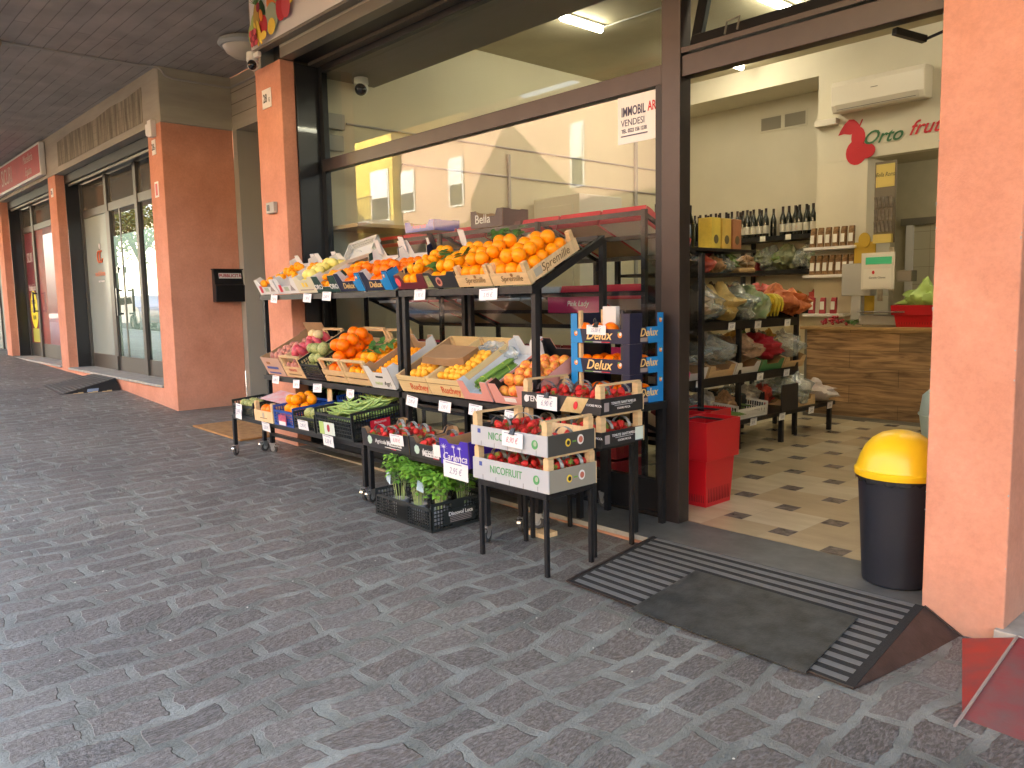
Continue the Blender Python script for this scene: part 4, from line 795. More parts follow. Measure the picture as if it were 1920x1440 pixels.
# radishes on the counter, each root its own object
b = MB(); b.lathe([(0, -1.1), (.12, -.95), (.2, -.9)], M("radish_tip", (.8, .7, .65), .4), 8); b.lathe([(.2, -.9), (.6, -.72), (.96, -.2), (.9, .35), (.45, .85), (0, .9)], M("radish_red", (.36, .01, .03), .3), 10); RAD = b.mesh("radish", 60)
for k in range(42):
    x = rnd.gauss(-4.44, .1); zz = max(0, .11-abs(x+4.44)*.5)*U(.1, 1); T = Matrix.Translation((x, 9.05+U(0, .13)+zz, 1.085+zz)) @ Matrix.Rotation(pi/2+U(-.4, .4), 4, 'X') @ Matrix.Rotation(U(-.4, .4), 4, 'Y') @ Matrix.Scale(.017, 4)
    T = Matrix.Translation((x, 9.05+U(0, .13)+zz, 1.085+zz)) @ Matrix.Rotation(-pi/2+U(-.4, .4), 4, 'X') @ Matrix.Scale(.018, 4)
    one(RAD, "radish", "red radish with a white tip in the bunch on the counter", "radish", T, "radishes on the counter")
sprig("radish_leaves", "green radish leaves beside the bunch on the counter", "leaves", TM((-4.2, 9.22, 1.1)), 60, .09, .04, .14, LEAF)
# small white shelves with packets on the column
PKT = M("packet_paper", (.6, .5, .36), .5, var=.25, vs=14); KRAFT = M("dried_goods", (.22, .12, .05), .8, var=.5, vs=40)
for z, nn, top in ((2.02, 6, "upper"), (1.68, 7, "middle"), (1.2, 3, "lower")):
    s = tag(MB().box((-5.03, 9.55, z-.035), (-4.38 if z > 1.3 else -4.5, 9.798, z), SW).build("wall_shelf", bevel=.003), top+" white wall shelf on the column behind the counter", "shelf", "small white wall shelves")
    for k in range(nn):
        xx = -4.98+k*(.58 if z > 1.3 else .42)/nn+.04; t = thing("food_packet", ("brown dried food packet on the %s white wall shelf" % top) if z > 1.3 else "dark red snack packet on the lower white wall shelf", "packet", (xx, 9.63, z), (0, 0, U(-.2, .2)), "food packets on the %s white wall shelf" % top)
        hh = .24 if z > 1.3 else .2; b = MB(); b.prism([(-.038, -.03, 0), (.038, -.03, 0), (.034, -.014, hh*.75), (.03, -.002, hh), (-.03, -.002, hh), (-.034, -.014, hh*.75)], (0, .045, 0), KRAFT if z > 1.3 else RED); b.build("pouch", t, bevel=.006); b = MB(); b.prism([(-.026, -.033, .05), (.026, -.033, .05), (.025, -.024, .15), (-.025, -.024, .15)], (0, .001, 0), MATS["notice_paper"]); b.build("paper_label", t)
# hanging packs and yellow board beside the column
t = thing("hanging_display", "yellow card strip with hanging silver packets beside the column", "display", (-4.02, 9.55, 2.0)); MB().box((-.14, 0, .02), (.1, .02, .95), M("strip_taupe", (.16, .13, .09), .6)).build("backing_card", t); MB().box((-.125, -.004, .66), (.085, -.0005, .92), M("strip_yellow", (.6, .46, .12), .5)).build("header_card", t); MB().box((-.125, -.05, .02), (.085, -.0005, .12), MATS["strip_yellow"]).build("packet_row", t)
text("Bella Roma", .07, (-.02, -.004, .8), FR, INK, t, shear=.3, sx=.7)
FO = M("silver_film", (.45, .4, .33), .25, metal=.7, var=.4, vs=20)
for r in range(3):
    for k in range(5): b = MB(); b.prism([(-.13+k*.045, -.02-k*.004, .42-r*.14), (-.09+k*.045, -.02-k*.004, .42-r*.14), (-.095+k*.045, -.05-k*.004, .55-r*.14), (-.125+k*.045, -.05-k*.004, .55-r*.14)], (0, .025, 0), FO); b.build("hanging_packet", t, bevel=.008)
t = thing("yellow_board", "mustard yellow board leaning beside the column behind the scale", "board", (-4.28, 9.6, 1.2)); MB().box((-.13, 0, 0), (.13, .02, .85), M("mustard", (.5, .32, .02), .5)).build("panel", t, bevel=.01); b = MB(); disc(b, 0, .87, .07, .09, MATS["mustard"], 0, th=.02); b.build("handle_loop", t)
t = thing("hanging_display", "white paper bags hanging under the yellow card strip", "display", (-4.0, 9.6, 1.25)); 
for k in range(9): b = MB(); z = .1+.06*k; b.prism([(-.1+(k % 3)*.06, -.03, z), (-.04+(k % 3)*.06, -.03, z), (-.045+(k % 3)*.06, -.045, z+.14), (-.095+(k % 3)*.06, -.045, z+.14)], (0, .02, 0), MATS["notice_paper"] if k % 2 else PKT); b.build("paper_bag", t)
# back room door frame
t = thing("door_frame", "pale tiled doorway in the room behind the counter", "door", (-4.2, 12.2, 0)); MB().box((-.62, -.06, 0), (-.52, 0, 2.4), SW).build("jamb", t); MB().box((-.7, -.06, 2.4), (1.2, 0, 2.5), ALU).build("lintel", t); b = MB(); b.box((-.52, -.02, 0), (1.2, 0, 2.4), M("wall_tile", (.5, .47, .36), .3))
for k in range(9): b.box((-.52, -.024, .3+k*.25), (1.2, -.0205, .306+k*.25), M("grout")); 
for k in range(8): b.box((-.3+k*.2, -.024, 0), (-.296+k*.2, -.0205, 2.4), M("grout"))
b.build("tiled_panel", t); MB().box((.35, -.1, .02), (.55, -.03, 2.2), DARK).build("coat", t)
# wine shelf on the back wall with bottles
ws = thing("wine_shelf", "black wall rack with wine bottles along the back wall", "shelf", (-7.5, 10.5, 0))
for z in (2.24, 1.78, 1.25): MB().box((0, -.42, z-.06), (2.47, -.01, z), BLK).build("shelf_board", ws)
for a in (.02, 1.2, 2.4): MB().box((a, -.06, .1), (a+.05, -.011, 2.3), BLK).build("upright", ws)
BG = M("bottle_glass", (.012, .014, .01), .08, coat=.4)
def bottle_mesh(i):
    b = MB(); b.lathe([(0, 0), (.036, 0), (.038, .01), (.038, .17), (.034, .2), (.02, .235), (.0145, .26), (.014, .3), (.016, .302), (.016, .312), (0, .313)], BG, 14); return b.mesh("wine_bottle", 50)
BOT = bottle_mesh(0); LBL = MB().lathe([(.0388, .04), (.0388, .125)], M("wine_label", (.55, .52, .45), .6), 14).mesh("bottle_label", 60); CAPM = MB().lathe([(.0155, .26), (.0165, .3135), (0, .3145)], M("foil_cap", (.02, .008, .01), .35), 12).mesh("foil_cap", 60)
def bottle(x, y, z, lab=True, lbl=None, s=1.12, label="dark wine bottle with pale label on the back wall shelf", group="wine bottles on the back wall shelf"):
    o = D.objects.new("wine_bottle", BOT); COL.objects.link(o); o.location = (x, y, z); o.rotation_euler = (0, 0, U(-.4, .4)); o.scale = (s, s, s*1.12); tag(o, label, "wine bottle", group)
    for mname, me in (("bottle_label", LBL), ("foil_cap", CAPM)):
        if mname == "bottle_label" and not lab: continue
        c = D.objects.new(mname, me); COL.objects.link(c); c.parent = o
for k in range(26):
    x = -7.35+k*.088+U(-.01, .01)
    if k in (17, 18): continue
    bottle(x, 10.2+U(-.02, .02), 2.241, lab=k > 6, label="dark wine bottle with pale label on the back wall shelf" if k > 6 else "dark unlabelled wine bottle at the left of the back wall shelf", group="wine bottles with labels" if k > 6 else "unlabelled wine bottles")
    if k % 2 == 0: bottle(x+.03, 10.36, 2.241, lab=False, label="wine bottle standing in the second row of the back wall shelf", group="second row wine bottles")
for k in range(3):
    t = thing("shelf_ticket", "small cream ticket on the edge of the wine shelf", "price tag", (-5.9+k*.38, 10.07, 2.21), group="tickets on the wine shelf"); MB().box((-.04, -.004, -.035), (.04, 0, .035), MATS["notice_paper"]).build("card", t)
# goods on the back wall rack
GB = M("green_bagged", (.1, .13, .05), .4, col2=(.3, .32, .2), vs=16)
for k in range(4): bag("food_bag", "cloudy bag of leafy greens on the rack under the wine bottles", (-5.9+k*.27, 10.25, 1.93), (.15, .13, .15), GB if k % 2 else BAG, seed=k+20, group="bags under the wine bottles")
for k in range(3):
    carton("red_carton", "small red carton on the rack under the wine bottles", "carton", (-6.9+k*.36, 10.1, 1.781), (0, 0, 0), .3, .28, .12, RED, group="red cartons under the wine bottles")
# ---------------------------------------------------------------- inner display rack (faces the doorway)
ir = thing("display_rack", "black metal produce rack inside the shop facing the doorway", "rack", (-4.1, 5.6, 0))
for (x, y, h) in ((0, 0, 2.0), (-.62, 0, 2.05), (0, 1.0, 1.25), (-.62, 1.28, 2.05), (0, 2.07, 1.25), (-.62, 2.07, 1.9)): MB().box((x-.02, y-.02, .002), (x+.02, y+.02, h), BLK).build("post", ir)
MB().box((-.66, .02, 1.845), (.02, 1.25, 1.87), BLK).build("shelf", ir); MB().box((-.66, .02, 1.63), (.02, 1.42, 1.655), BLK).build("shelf", ir)
def slant(z0, x0=.03, x1=-.6, rise=.24, ya=.02, yb=2.07):
    b = MB(); b.prism([(x0, ya, z0-.05), (x0, ya, z0), (x1, ya, z0+rise), (x1, ya, z0+rise-.05)], (0, .03, 0), BLK); b.prism([(x0, yb-.03, z0-.05), (x0, yb-.03, z0), (x1, yb-.03, z0+rise), (x1, yb-.03, z0+rise-.05)], (0, .03, 0), BLK)
    b.box((x0, ya+.031, z0-.06), (x0+.012, yb-.031, z0+.02), BLK); b.prism([(x0, ya+.031, z0-.02), (x0, ya+.031, z0-.01), (x1, ya+.031, z0+rise-.01), (x1, ya+.031, z0+rise-.02)], (0, yb-ya-.062, 0), BLK); b.build("slanted_shelf", ir)
slant(1.2); slant(.7)
tb = thing("low_table", "low black metal table at the foot of the inner produce rack", "table", (-4.0, 5.4, 0)); MB().box((-.65, .0, .27), (.04, 2.87, .31), BLK).build("table_top", tb)
for x in (-.62, .01):
    for y in (.04, 1.8, 2.8): MB().box((x-.02, y-.02, .001), (x+.02, y+.02, .269), BLK).build("leg", tb)
# goods: tier 5 boxes and bottles
for k, c in enumerate(((.75, .6, .1), (.72, .52, .12), (.45, .2, .1))):
    t = thing("gift_box", ["bright yellow gift carton on the top inner shelf", "amber gift carton between the yellow and the brown one", "brownish gift carton on the top inner shelf"][k], "carton", (-4.16, 6.2+k*.17, 1.871)); MB().box((-.07, -.07, 0), (.07, .07, .27), M("box_col%d" % k, c, .4, var=.2, vs=5)).build("box", t, bevel=.003); b = MB(); b.T = Matrix.Rotation(pi/2, 4, 'Z'); disc(b, 0, .08, .035, .04, M("medal", (.12, .1, .05), .4), -.0705); b.build("print", t)
for k in range(7): bottle(-4.3-.1*(k % 2), 5.68+k*.07, 1.871, lab=False, s=1.1, label="dark bottle at the near end of the top inner shelf", group="dark bottles on the top inner shelf")
for k in range(5): bag("food_bag", "clear packet of dried food on the shelf below the gift cartons", (-4.2, 5.8+k*.17, 1.72), (.1, .085, .08), [M("nuts", (.35, .22, .1), .5, var=.5, vs=40), BAG, M("redbag", (.4, .08, .05), .3, var=.4, vs=20)][k % 3], seed=k, group="food packets below the gift cartons")
t = thing("pastry_tray", "clear plastic tray of pastries on the inner shelf", "tray", (-4.2, 6.75, 1.656)); MB().box((-.1, -.14, 0), (.1, .14, .05), M("pastry", (.5, .34, .16), .7, var=.3, vs=25)).build("pastries", t, bevel=.02); MB().box((-.11, -.15, 0), (.11, .15, .1), CLEAR).build("lid", t, bevel=.02)
# tier 3: big bags, bananas, carrots
PAPER = M("tan_bag", (.42, .33, .22), .6, var=.2, vs=8)
for k, (y, c, w) in enumerate(((5.85, PAPER, .2), (6.12, BAG, .2), (6.35, M("cheese_bag", (.55, .42, .16), .4, var=.3, vs=10), .2), (6.6, BAG, .18), (6.85, M("green_white_bag", (.5, .5, .38), .4, col2=(.08, .25, .08), vs=5), .16))):
    bag("produce_bag", ["tan paper bag at the near end of the middle inner shelf", "cloudy bag behind the tan one on the middle inner shelf", "yellowish bag in the middle of the inner shelf", "crumpled clear bag beside the yellowish one", "green and white bag next to the bananas"][k], (-4.2, y, 1.36), (.19, w, .16), c, seed=k+3)
BAN = M("banana_skin", (.75, .5, .03), .4, col2=(.5, .5, .06), vs=4)
b = MB(); P = [(.0, .0, .0), (.02, 0, .05), (.028, .0, .1), (.02, 0, .15), (-.01, .0, .19)]; b.tube([(x*2.2, y, z) for x, y, z in P], [.008, .017, .019, .017, .006], BAN, 8); BANM = b.mesh("banana", 60)
for k in range(16): one(BANM, "banana", "ripe yellow banana in the bunch on the middle inner shelf", "banana", Matrix.Translation((-4.12+.06*(k//8)+U(-.02, .02), 7.05+(k % 8)*.036, 1.24+.05*(k//8))) @ Matrix.Rotation(U(-.25, .25), 4, 'X') @ Matrix.Rotation(U(-.2, .1)-.5, 4, 'Y'), "bananas on the inner shelf")
for k in range(2): bag("net_bag", "orange net bag of carrots on the middle inner shelf" if k else "darker orange net bag behind the bananas", (-4.25+.05*k, 7.5+.25*k, 1.4-.05*k), (.17, .2, .13), M("carrot_net", (.4, .09, .03), .5, col2=(.62, .2, .06), vs=8, stretch=(1, 5, 3)), seed=k+9)
# tier 2 and low table produce
for k in range(5):
    c = [WCARD, PINE, WCARD, M("green_carton", (.06, .2, .08), .5), PINE][k]
    carton("produce_carton", ["white carton at the near end of the lower slanted shelf", "pine carton of bagged leeks", "white slotted carton under the bananas", "green and white carton of bagged chillies", "printed pine carton at the far end of the lower slanted shelf"][k], "carton", (-4.1, 5.85+k*.44, .71), (0, radians(0), pi/2), .4, .5, .12, c)
    D.objects[-1] if 0 else None
for o in [o for o in COL.objects if o.name.startswith("produce_carton") and o.parent is None]:
    o.rotation_euler = (radians(20), 0, pi/2)
for k in range(5): bag("produce_bag", ["clear bag of lettuce at the near end of the lower slanted shelf", "clear bag of mushrooms on the lower slanted shelf", "grey bag with brown onions on the lower slanted shelf", "red mesh bag in the green carton", "white bag with red print at the far end"][k], (-4.25, 5.85+k*.44, .93), (.2, .2, .12), [BAG, BAG, M("onion_bag", (.3, .2, .13), .4, var=.5, vs=22), RED, BAG][k], seed=k+30)
t = plcrate("plastic_crate", "white plastic crate of asparagus on the low inner table", "crate", (-3.98, 6.66, .311), (radians(4), 0, pi/2), .52, .62, .13, M("white_crate", (.65, .64, .58), .4), rows=1)
ASP = M("asparagus", (.13, .22, .05), .5, var=.3, vs=8)
b = MB(); b.tube([(0, 0, 0), (0, .12, .002), (0, .22, .003), (0, .26, .003)], [.008, .0075, .007, .001], ASP, 6); ASM = b.mesh("asparagus_spear", 60)
for k in range(30): one(ASM, "asparagus_spear", "green asparagus spear in the white crate inside the shop", "asparagus", Matrix.Translation((-4.18+U(-.15, .1), 6.48+U(0, .36), .36+U(0, .05))) @ Matrix.Rotation(pi/2+U(-.15, .15), 4, 'Z'), "asparagus in the white crate")
t = plcrate("plastic_crate", "black crate of celery at the near end of the low inner table", "crate", (-3.98, 6.12, .311), (0, 0, pi/2), .36, .6, .1, BPL, rows=1)
for k in range(6): one(ASM, "leek", "green leek stalk in the black crate inside the shop", "leek", Matrix.Translation((-4.25, 6.0+k*.045, .4)) @ Matrix.Rotation(-pi/2, 4, 'Z') @ Matrix.Scale(1.8, 4), "leeks in the black crate")
t = carton("potato_carton", "black carton of brown kiwis on the low inner table", "carton", (-4.22, 7.05, .311), (radians(4), 0, pi/2), .42, .4, .17, M("black_card", (.02, .02, .022), .4)); fill('onion', "brown potato in the black carton inside the shop", "potato", t, .4, .37, .04, 40, group="potatoes in the black carton", layers=2)
tag(MB().box((-3.93, 7.08, .32), (-3.92, 7.4, .58), M("black_card")).build("carton_flap"), "upright dark card flap on the edge of the low inner table", "card")
for k, (y, r) in enumerate(((7.2, 'tomato'), (7.26, 'tomato'))): one(ME['tomato'][0], "carrot_bunch", "round orange squash beside the dark card flap", "squash", TM((-4.0, y, .36), (0, 0, 0), .05), "squashes on the low table") if 0 else None
carton("produce_carton", "small pine carton of garlic on the low inner table", "carton", (-4.0, 7.72, .311), (0, 0, pi/2), .36, .4, .1, PINE); bag("produce_bag", "big clear bag of chicory on the low inner table", (-4.2, 7.6, .5), (.22, .24, .18), BAG, seed=51); bag("produce_bag", "green leafy bag inside the clear chicory bag", (-4.2, 7.6, .45), (.16, .18, .12), GB, seed=52)
bag("produce_bag", "pale grey bag at the far end of the low inner table", (-4.15, 8.1, .42), (.22, .2, .1), M("grey_bag", (.48, .42, .38), .4, var=.12, vs=6), seed=53)
for k, (y, z, s) in enumerate(((5.9, .68, "2,50"), (6.9, .67, "1,80"), (7.4, .67, "3,20"), (6.6, .28, "8,90"), (7.12, .27, "1,50"), (7.7, .27, "2,90"), (8.1, .28, "3,50"), (5.75, 1.17, "2,60"), (6.4, 1.17, "4,50"), (6.85, 1.17, "3,90"), (7.4, 1.17, "1,99"))):
    pricetag(-3.935 if z < .5 else -4.05, y, z, s, ["white price tag on the low inner table edge", "white price tag on the lower slanted shelf edge", "white price tag on the middle inner shelf edge"][0 if z < .5 else 1 if z < 1 else 2]+" at %s euro" % s, w=.11, h=.07, rx=.1, rz=pi/2)
# ---------------------------------------------------------------- rack behind the window (its back to the glass)
wr = thing("display_rack", "black slanted rack behind the display window with its back to the glass", "rack", (-7.3, 4.55, 0))
for a in (0, 1.3, 2.6, 3.68):
    for y, h in ((0, 2.07), (.7, 1.78)): MB().box((a, y, .002), (a+.035, y+.035, h), BLK).build("post", wr)
def bshelf(z):
    b = MB(); 
    for (y, zz) in ((.04, z), (.36, z-.14), (.68, z-.28)): b.box((.036, y, zz-.035), (3.679, y+.03, zz), BLK)
    for a in (.04, 1.33, 2.63, 3.65): b.bar((a+.01, .05, z-.02), (a+.01, .7, z-.3), .02, .03, BLK)
    b.build("slanted_shelf", wr)
for z in (2.07, 1.5, 1.02, .55): bshelf(z)
MB().box((3.7, .02, 1.0), (3.706, .66, 1.72), glassmat("wire_mesh", tint=(.35, .36, .38), boost=.6, rough=.4)).build("wire_panel", wr)
MAG = M("magenta_card", (.6, .02, .16), .4); DRED = M("dark_red_card", (.25, .015, .02), .4); REDC = M("red_card", (.6, .02, .04), .4)
cols = [[REDC, REDC, REDC, REDC, M("brown_red_card", (.12, .04, .04), .5)], [WCARD, REDC, REDC, WCARD, WCARD], [DRED, DRED, MAG, MAG, DRED], [CARD, WCARD, CARD, WCARD, DRED]]
for r, z in enumerate((2.075, 1.505, 1.025, .555)):
    for k in range(8):
        c = cols[r][k % 5]; tier = ["top", "second", "third", "bottom"][r]
        carton("fruit_carton", "%s carton on the %s tier behind the window, number %d from the left wall" % ({REDC: "red", DRED: "dark red", MAG: "magenta", WCARD: "white", CARD: "brown"}.get(c, "brown red"), tier, k+1), "carton", (-7.05+k*.445, 5.26, z-.29), (radians(22), 0, pi), .42, .6, .12, c, inner=WCARD if k % 2 else CARD, group="cartons on the rack behind the window")
        if r in (0, 2) and k % 2: text("envy" if r == 2 else "A+", .09, (0, .606, .065), (pi/2, 0, pi), SW, [o for o in COL.objects if o.name.startswith("fruit_carton") and not o.parent][-1] if 0 else None, "lettering") if 0 else None
for k in range(2):
    t = thing("apple_carton", ["upper", "lower"][k]+" dark red carton reading envy on the floor behind the window glass", "carton", (-3.98, 4.4, .27-k*.26)); MB().box((-.25, 0, .01), (.25, .3, .25), DRED).build("box", t, bevel=.004); text("envy", .11, (.02, -.003, .14), FR, M("envy_white", (.6, .5, .45), .5), t); b = MB(); disc(b, .18, .14, .035, .035, MATS["envy_white"], -.001); b.build("swirl_print", t)
t = thing("magenta_carton", "magenta fruit carton with heart print on the rack behind the glass", "carton", (-4.35, 4.62, 1.34)); MB().box((-.28, 0, 0), (.28, .02, .14), MAG).build("panel", t); text("Pink Lady", .06, (.05, -.003, .07), FR, SW, t, shear=.2)
blu = carton("blue_carton", "small blue carton on the wooden shelf inside the window", "carton", (-6.2, 4.5, 2.1), (0, 0, 0), .45, .3, .1, M("blue_card", (.02, .07, .45), .4)); text("Amaretti", .06, (0, -.005, .05), FR, PR, blu, shear=.2)
tag(MB().box((-7.59, 4.3, 2.2), (-6.95, 6.8, 2.235), M("pale_board", (.5, .36, .2), .6)).build("wall_shelf"), "pale wooden shelf along the left wall of the shop", "shelf")
t = thing("tall_cabinet", "tall white cold cabinet against the left wall of the shop", "cabinet", (-7.55, 7.3, 0)); MB().box((0, 0, 0), (.8, .8, 2.72), M("cabinet_white", (.6, .6, .55), .4)).build("body", t, bevel=.01); MB().box((.1, -.02, .1), (.7, -.001, 2.6), M("cabinet_white")).build("door", t, bevel=.005)
t = carton("grape_carton", "dark printed carton with paper frill on the top of the window rack", "carton", (-5.35, 4.6, 2.08), (0, 0, 0), .42, .3, .15, M("dark_print", (.05, .03, .03), .5)); text("Bella", .11, (-.05, -.004, .07), FR, SW, t)
# window notice
t = thing("window_notice", "white IMMOBILART VENDESI notice stuck inside the window by the mullion", "notice", (-3.345, 4.2, 2.6)); MB().box((-.185, -.001, -.145), (.18, .002, .155), M("notice_white", (.75, .75, .74), .5)).build("sheet", t)
text("IMMOBIL", .082, (-.055, -.0025, .055), FR, M("notice_navy", (.05, .05, .12), .5), t, bold=.02, sx=.62); text("ART", .082, (.11, -.0025, .06), FR, PR, t, bold=.02, sx=.62)
text("VENDESI", .06, (-.06, -.0025, -.015), FR, MATS["notice_navy"], t, sx=.85); text("TEL. 0522 156 1238", .034, (-.05, -.0025, -.065), FR, MATS["notice_navy"], t, bold=.02, sx=.75); MB().box((-.16, -.0025, -.1), (.06, -.0012, -.092), MATS["notice_navy"]).build("small_print", t)
# extra small goods that crowd the inner shelves
GD = [M("goods_%d" % i, c, .45, var=.45, vs=v) for i, (c, v) in enumerate([((.45, .06, .04), 22), ((.16, .24, .06), 18), ((.5, .4, .22), 25), ((.3, .17, .08), 30), ((.55, .5, .42), 12), ((.5, .28, .04), 20)])]
lv = {0: ("low table", .42, -4.3), 1: ("lower slanted shelf", .98, -4.38), 2: ("middle slanted shelf", 1.43, -4.45), 3: ("shelf below the gift cartons", 1.73, -4.4), 4: ("shelf behind the dark bottles", 1.95, -4.45)}
for L in range(4):
    for k in range(9 if L < 3 else 7):
        bag("food_bag", "small mixed packet at the back of the inner %s" % lv[L][0], (lv[L][2]+U(-.06, .06), 5.8+k*(.22 if L else .27)+U(-.04, .04), lv[L][1]+U(0, .05)), (U(.08, .12), U(.1, .14), U(.07, .1)), [GD[(k+L) % 6], BAG, GD[(k*2+L) % 6]][k % 3], seed=k*7+L*31, rot=U(0, 3), group="small packets on the inner "+lv[L][0])
for k in range(8): bag("food_bag", "dark leafy bag on the second tier of the back wall rack", (-5.2-k*.27, 10.28, 1.9+U(0, .04)), (.14, .12, .12), [GB, BAG, GD[1]][k % 3], seed=k+90, rot=U(0, 3), group="bags on the second tier of the back wall rack")
for k in range(8): bag("food_bag", "mixed bag on the third tier of the back wall rack", (-5.2-k*.27, 10.28, 1.36), (.14, .12, .11), [GD[0], GD[5], BAG][k % 3], seed=k+120, rot=U(0, 3), group="bags on the third tier of the back wall rack")
# ---------------------------------------------------------------- outdoor racks and tables
TI = radians(27)
def caster(t, x, y, z, r=.05, grey=False, rot=0):
    """z = bottom of the leg the caster hangs from; the wheel ends 2.1 r below"""
    q = MB(); q.T = Matrix.Translation((x, y, z-1.1*r)) @ Matrix.Rotation(rot, 4, 'Z') @ Matrix.Rotation(pi/2, 4, 'X'); q.lathe([(r*.55, -.011), (r*.92, -.012), (r, -.006), (r, .006), (r*.92, .012), (r*.55, .011)], M("wheel_rubber", (.05, .05, .052), .6), 20); q.lathe([(0, .009), (r*.6, .01), (r*.6, -.01), (0, -.009)], M("wheel_hub", (.35, .35, .34), .4), 14); w_ = q.build("caster_wheel", t, smooth=40)
    q = MB(); q.T = Matrix.Translation((x, y, z-1.1*r)) @ Matrix.Rotation(rot, 4, 'Z'); Z = M("zinc", (.5, .52, .52), .3, metal=.8)
    for s in (-1, 1): q.prism([(-r*.2, s*.017, -r*.2), (r*.2, s*.017, -r*.2), (r*.85, s*.017, r*1.05), (-r*.6, s*.017, r*1.05)], (0, s*.003, 0), Z)
    q.box((-r*.65, -.02, r*1.04), (r*.9, .02, r*1.09), Z); q.prism([(r*.5, -.012, r*.7), (r*1.35, -.012, r*.75), (r*1.45, -.012, r*.5), (r*.7, -.012, r*.4)], (0, .024, 0), Z); f = q.build("fork", t); f.parent = w_
def rack(x0, x1, label):
    t = thing("wheeled_rack", label, "rack", (x0, 3.48, 0)); w = x1-x0
    for x in (0, w-.04):
        b = MB(); b.box((x, 0, .085), (x+.04, .04, 1.505), BLK); b.build("front_post", t, bevel=.002); b = MB(); b.box((x, .64, .11), (x+.04, .68, 1.845), BLK); b.build("rear_post", t, bevel=.002)
    for z0, nm in ((1.545, "top_shelf"), (.775, "middle_shelf")):
        b = MB(); b.box((-.0, -.025, z0-.055), (w, -.002, z0-.008), BLK); dy = .66; dz = dy*math.tan(TI)
        for x in (0, w-.036): b.prism([(x, -.002, z0-.055), (x, -.002, z0-.008), (x, dy, z0+dz-.008), (x, dy, z0+dz-.06)], (.036, 0, 0), BLK)
        b.box((.037, dy-.03, z0+dz-.04), (w-.037, dy, z0+dz-.01), BLK); b.prism([(.037, .3, z0+.3*math.tan(TI)-.045), (.037, .33, z0+.33*math.tan(TI)-.045), (.037, .33, z0+.33*math.tan(TI)-.012), (.037, .3, z0+.3*math.tan(TI)-.012)], (w-.074, 0, 0), BLK); b.build(nm, t)
    MB().box((.04, .0, .16), (w-.04, .03, .19), BLK).build("lower_rail", t); MB().box((.04, .645, .16), (w-.04, .675, .19), BLK).build("lower_rail", t)
    for x in (.03, w-.03): caster(t, x, .02, .085, .05, rot=.4)
    for x in (.03, w-.03): caster(t, x, .66, .11, .052, rot=-.3)
    return t
rack(-7.41, -5.09, "long black wheeled two tier produce rack on the left beside the narrow pillar")
rack(-5.05, -3.60, "shorter black wheeled two tier produce rack nearest the shop door")
for x, l in ((-7.5, "small wood block wedged under the wheel at the far left rack end"), (-3.6, "small wood block wedged under the front wheel of the rack near the tables")):
    tag(MB().box((x-.09, 3.44, gz(x)-.002), (x+.09, 3.56, -.024), PINEH).build("wood_block", bevel=.003), l, "wood block", "wood blocks under wheels")
def table(label, x0, x1, y0, y1, z, legs="caster", inner=None):
    t = thing("display_table", label, "table", (x0, y0, 0)); w, d = x1-x0, y1-y0
    b = MB(); b.box((0, 0, z-.035), (w, .03, z), BLK); b.box((0, d-.03, z-.035), (w, d, z), BLK); b.box((0, .031, z-.035), (.03, d-.031, z), BLK); b.box((w-.03, .031, z-.035), (w, d-.031, z), BLK)
    for k in range(1, int(w/.2)): b.box((k*w/int(w/.2), .031, z-.02), (k*w/int(w/.2)+.015, d-.031, z-.004), BLK)
    b.build("table_frame", t, bevel=.002)
    LG = .034 if legs == "caster" else .024
    for x in (0, w-LG):
        for y in (0, d-LG):
            g_ = gz(x0+x)+.001; zb = g_+.106 if legs == "caster" else g_; MB().box((x, y, zb), (x+LG, y+LG, z-.0355), BLK).build("leg", t, bevel=.002)
            if legs == "caster": caster(t, x+.016, y+.016, zb, .05, rot=U(-.6, .6)-1.2)
    if legs == "feet":
        for x in (.016, w-.016):
            for y in (.016, d-.016): MB().lathe([(.0, gz(x0)+.012), (.024, gz(x0)+.012), (.026, gz(x0)), (0, gz(x0))], M("rusty_foot", (.16, .09, .07), .7), 12, (x, y, .002)).build("foot_cap", t)
    return t
table("low black castered table in front of the long rack", -7.46, -5.10, 3.13, 3.46, .402)
table("low black castered table with the boxed strawberries in front of the shorter rack", -5.05, -3.70, 3.13, 3.46, .402)
table("small black table carrying the two silver strawberry crates", -3.575, -3.005, 2.965, 3.345, .408, "plain")
table("small black table carrying the two black strawberry crates", -3.595, -3.05, 3.4, 3.765, .603, "plain")
t = thing("display_table", "black stand under the three blue Delux cartons", "table", (-3.57, 3.8, 0)); MB().box((0, 0, .75), (.5, .32, .795), BLK).build("table_frame", t)
for x in (0.0, .46):
    for y in (0.0, .28): MB().box((x, y, .001), (x+.035, y+.035, .7495), BLK).build("leg", t)
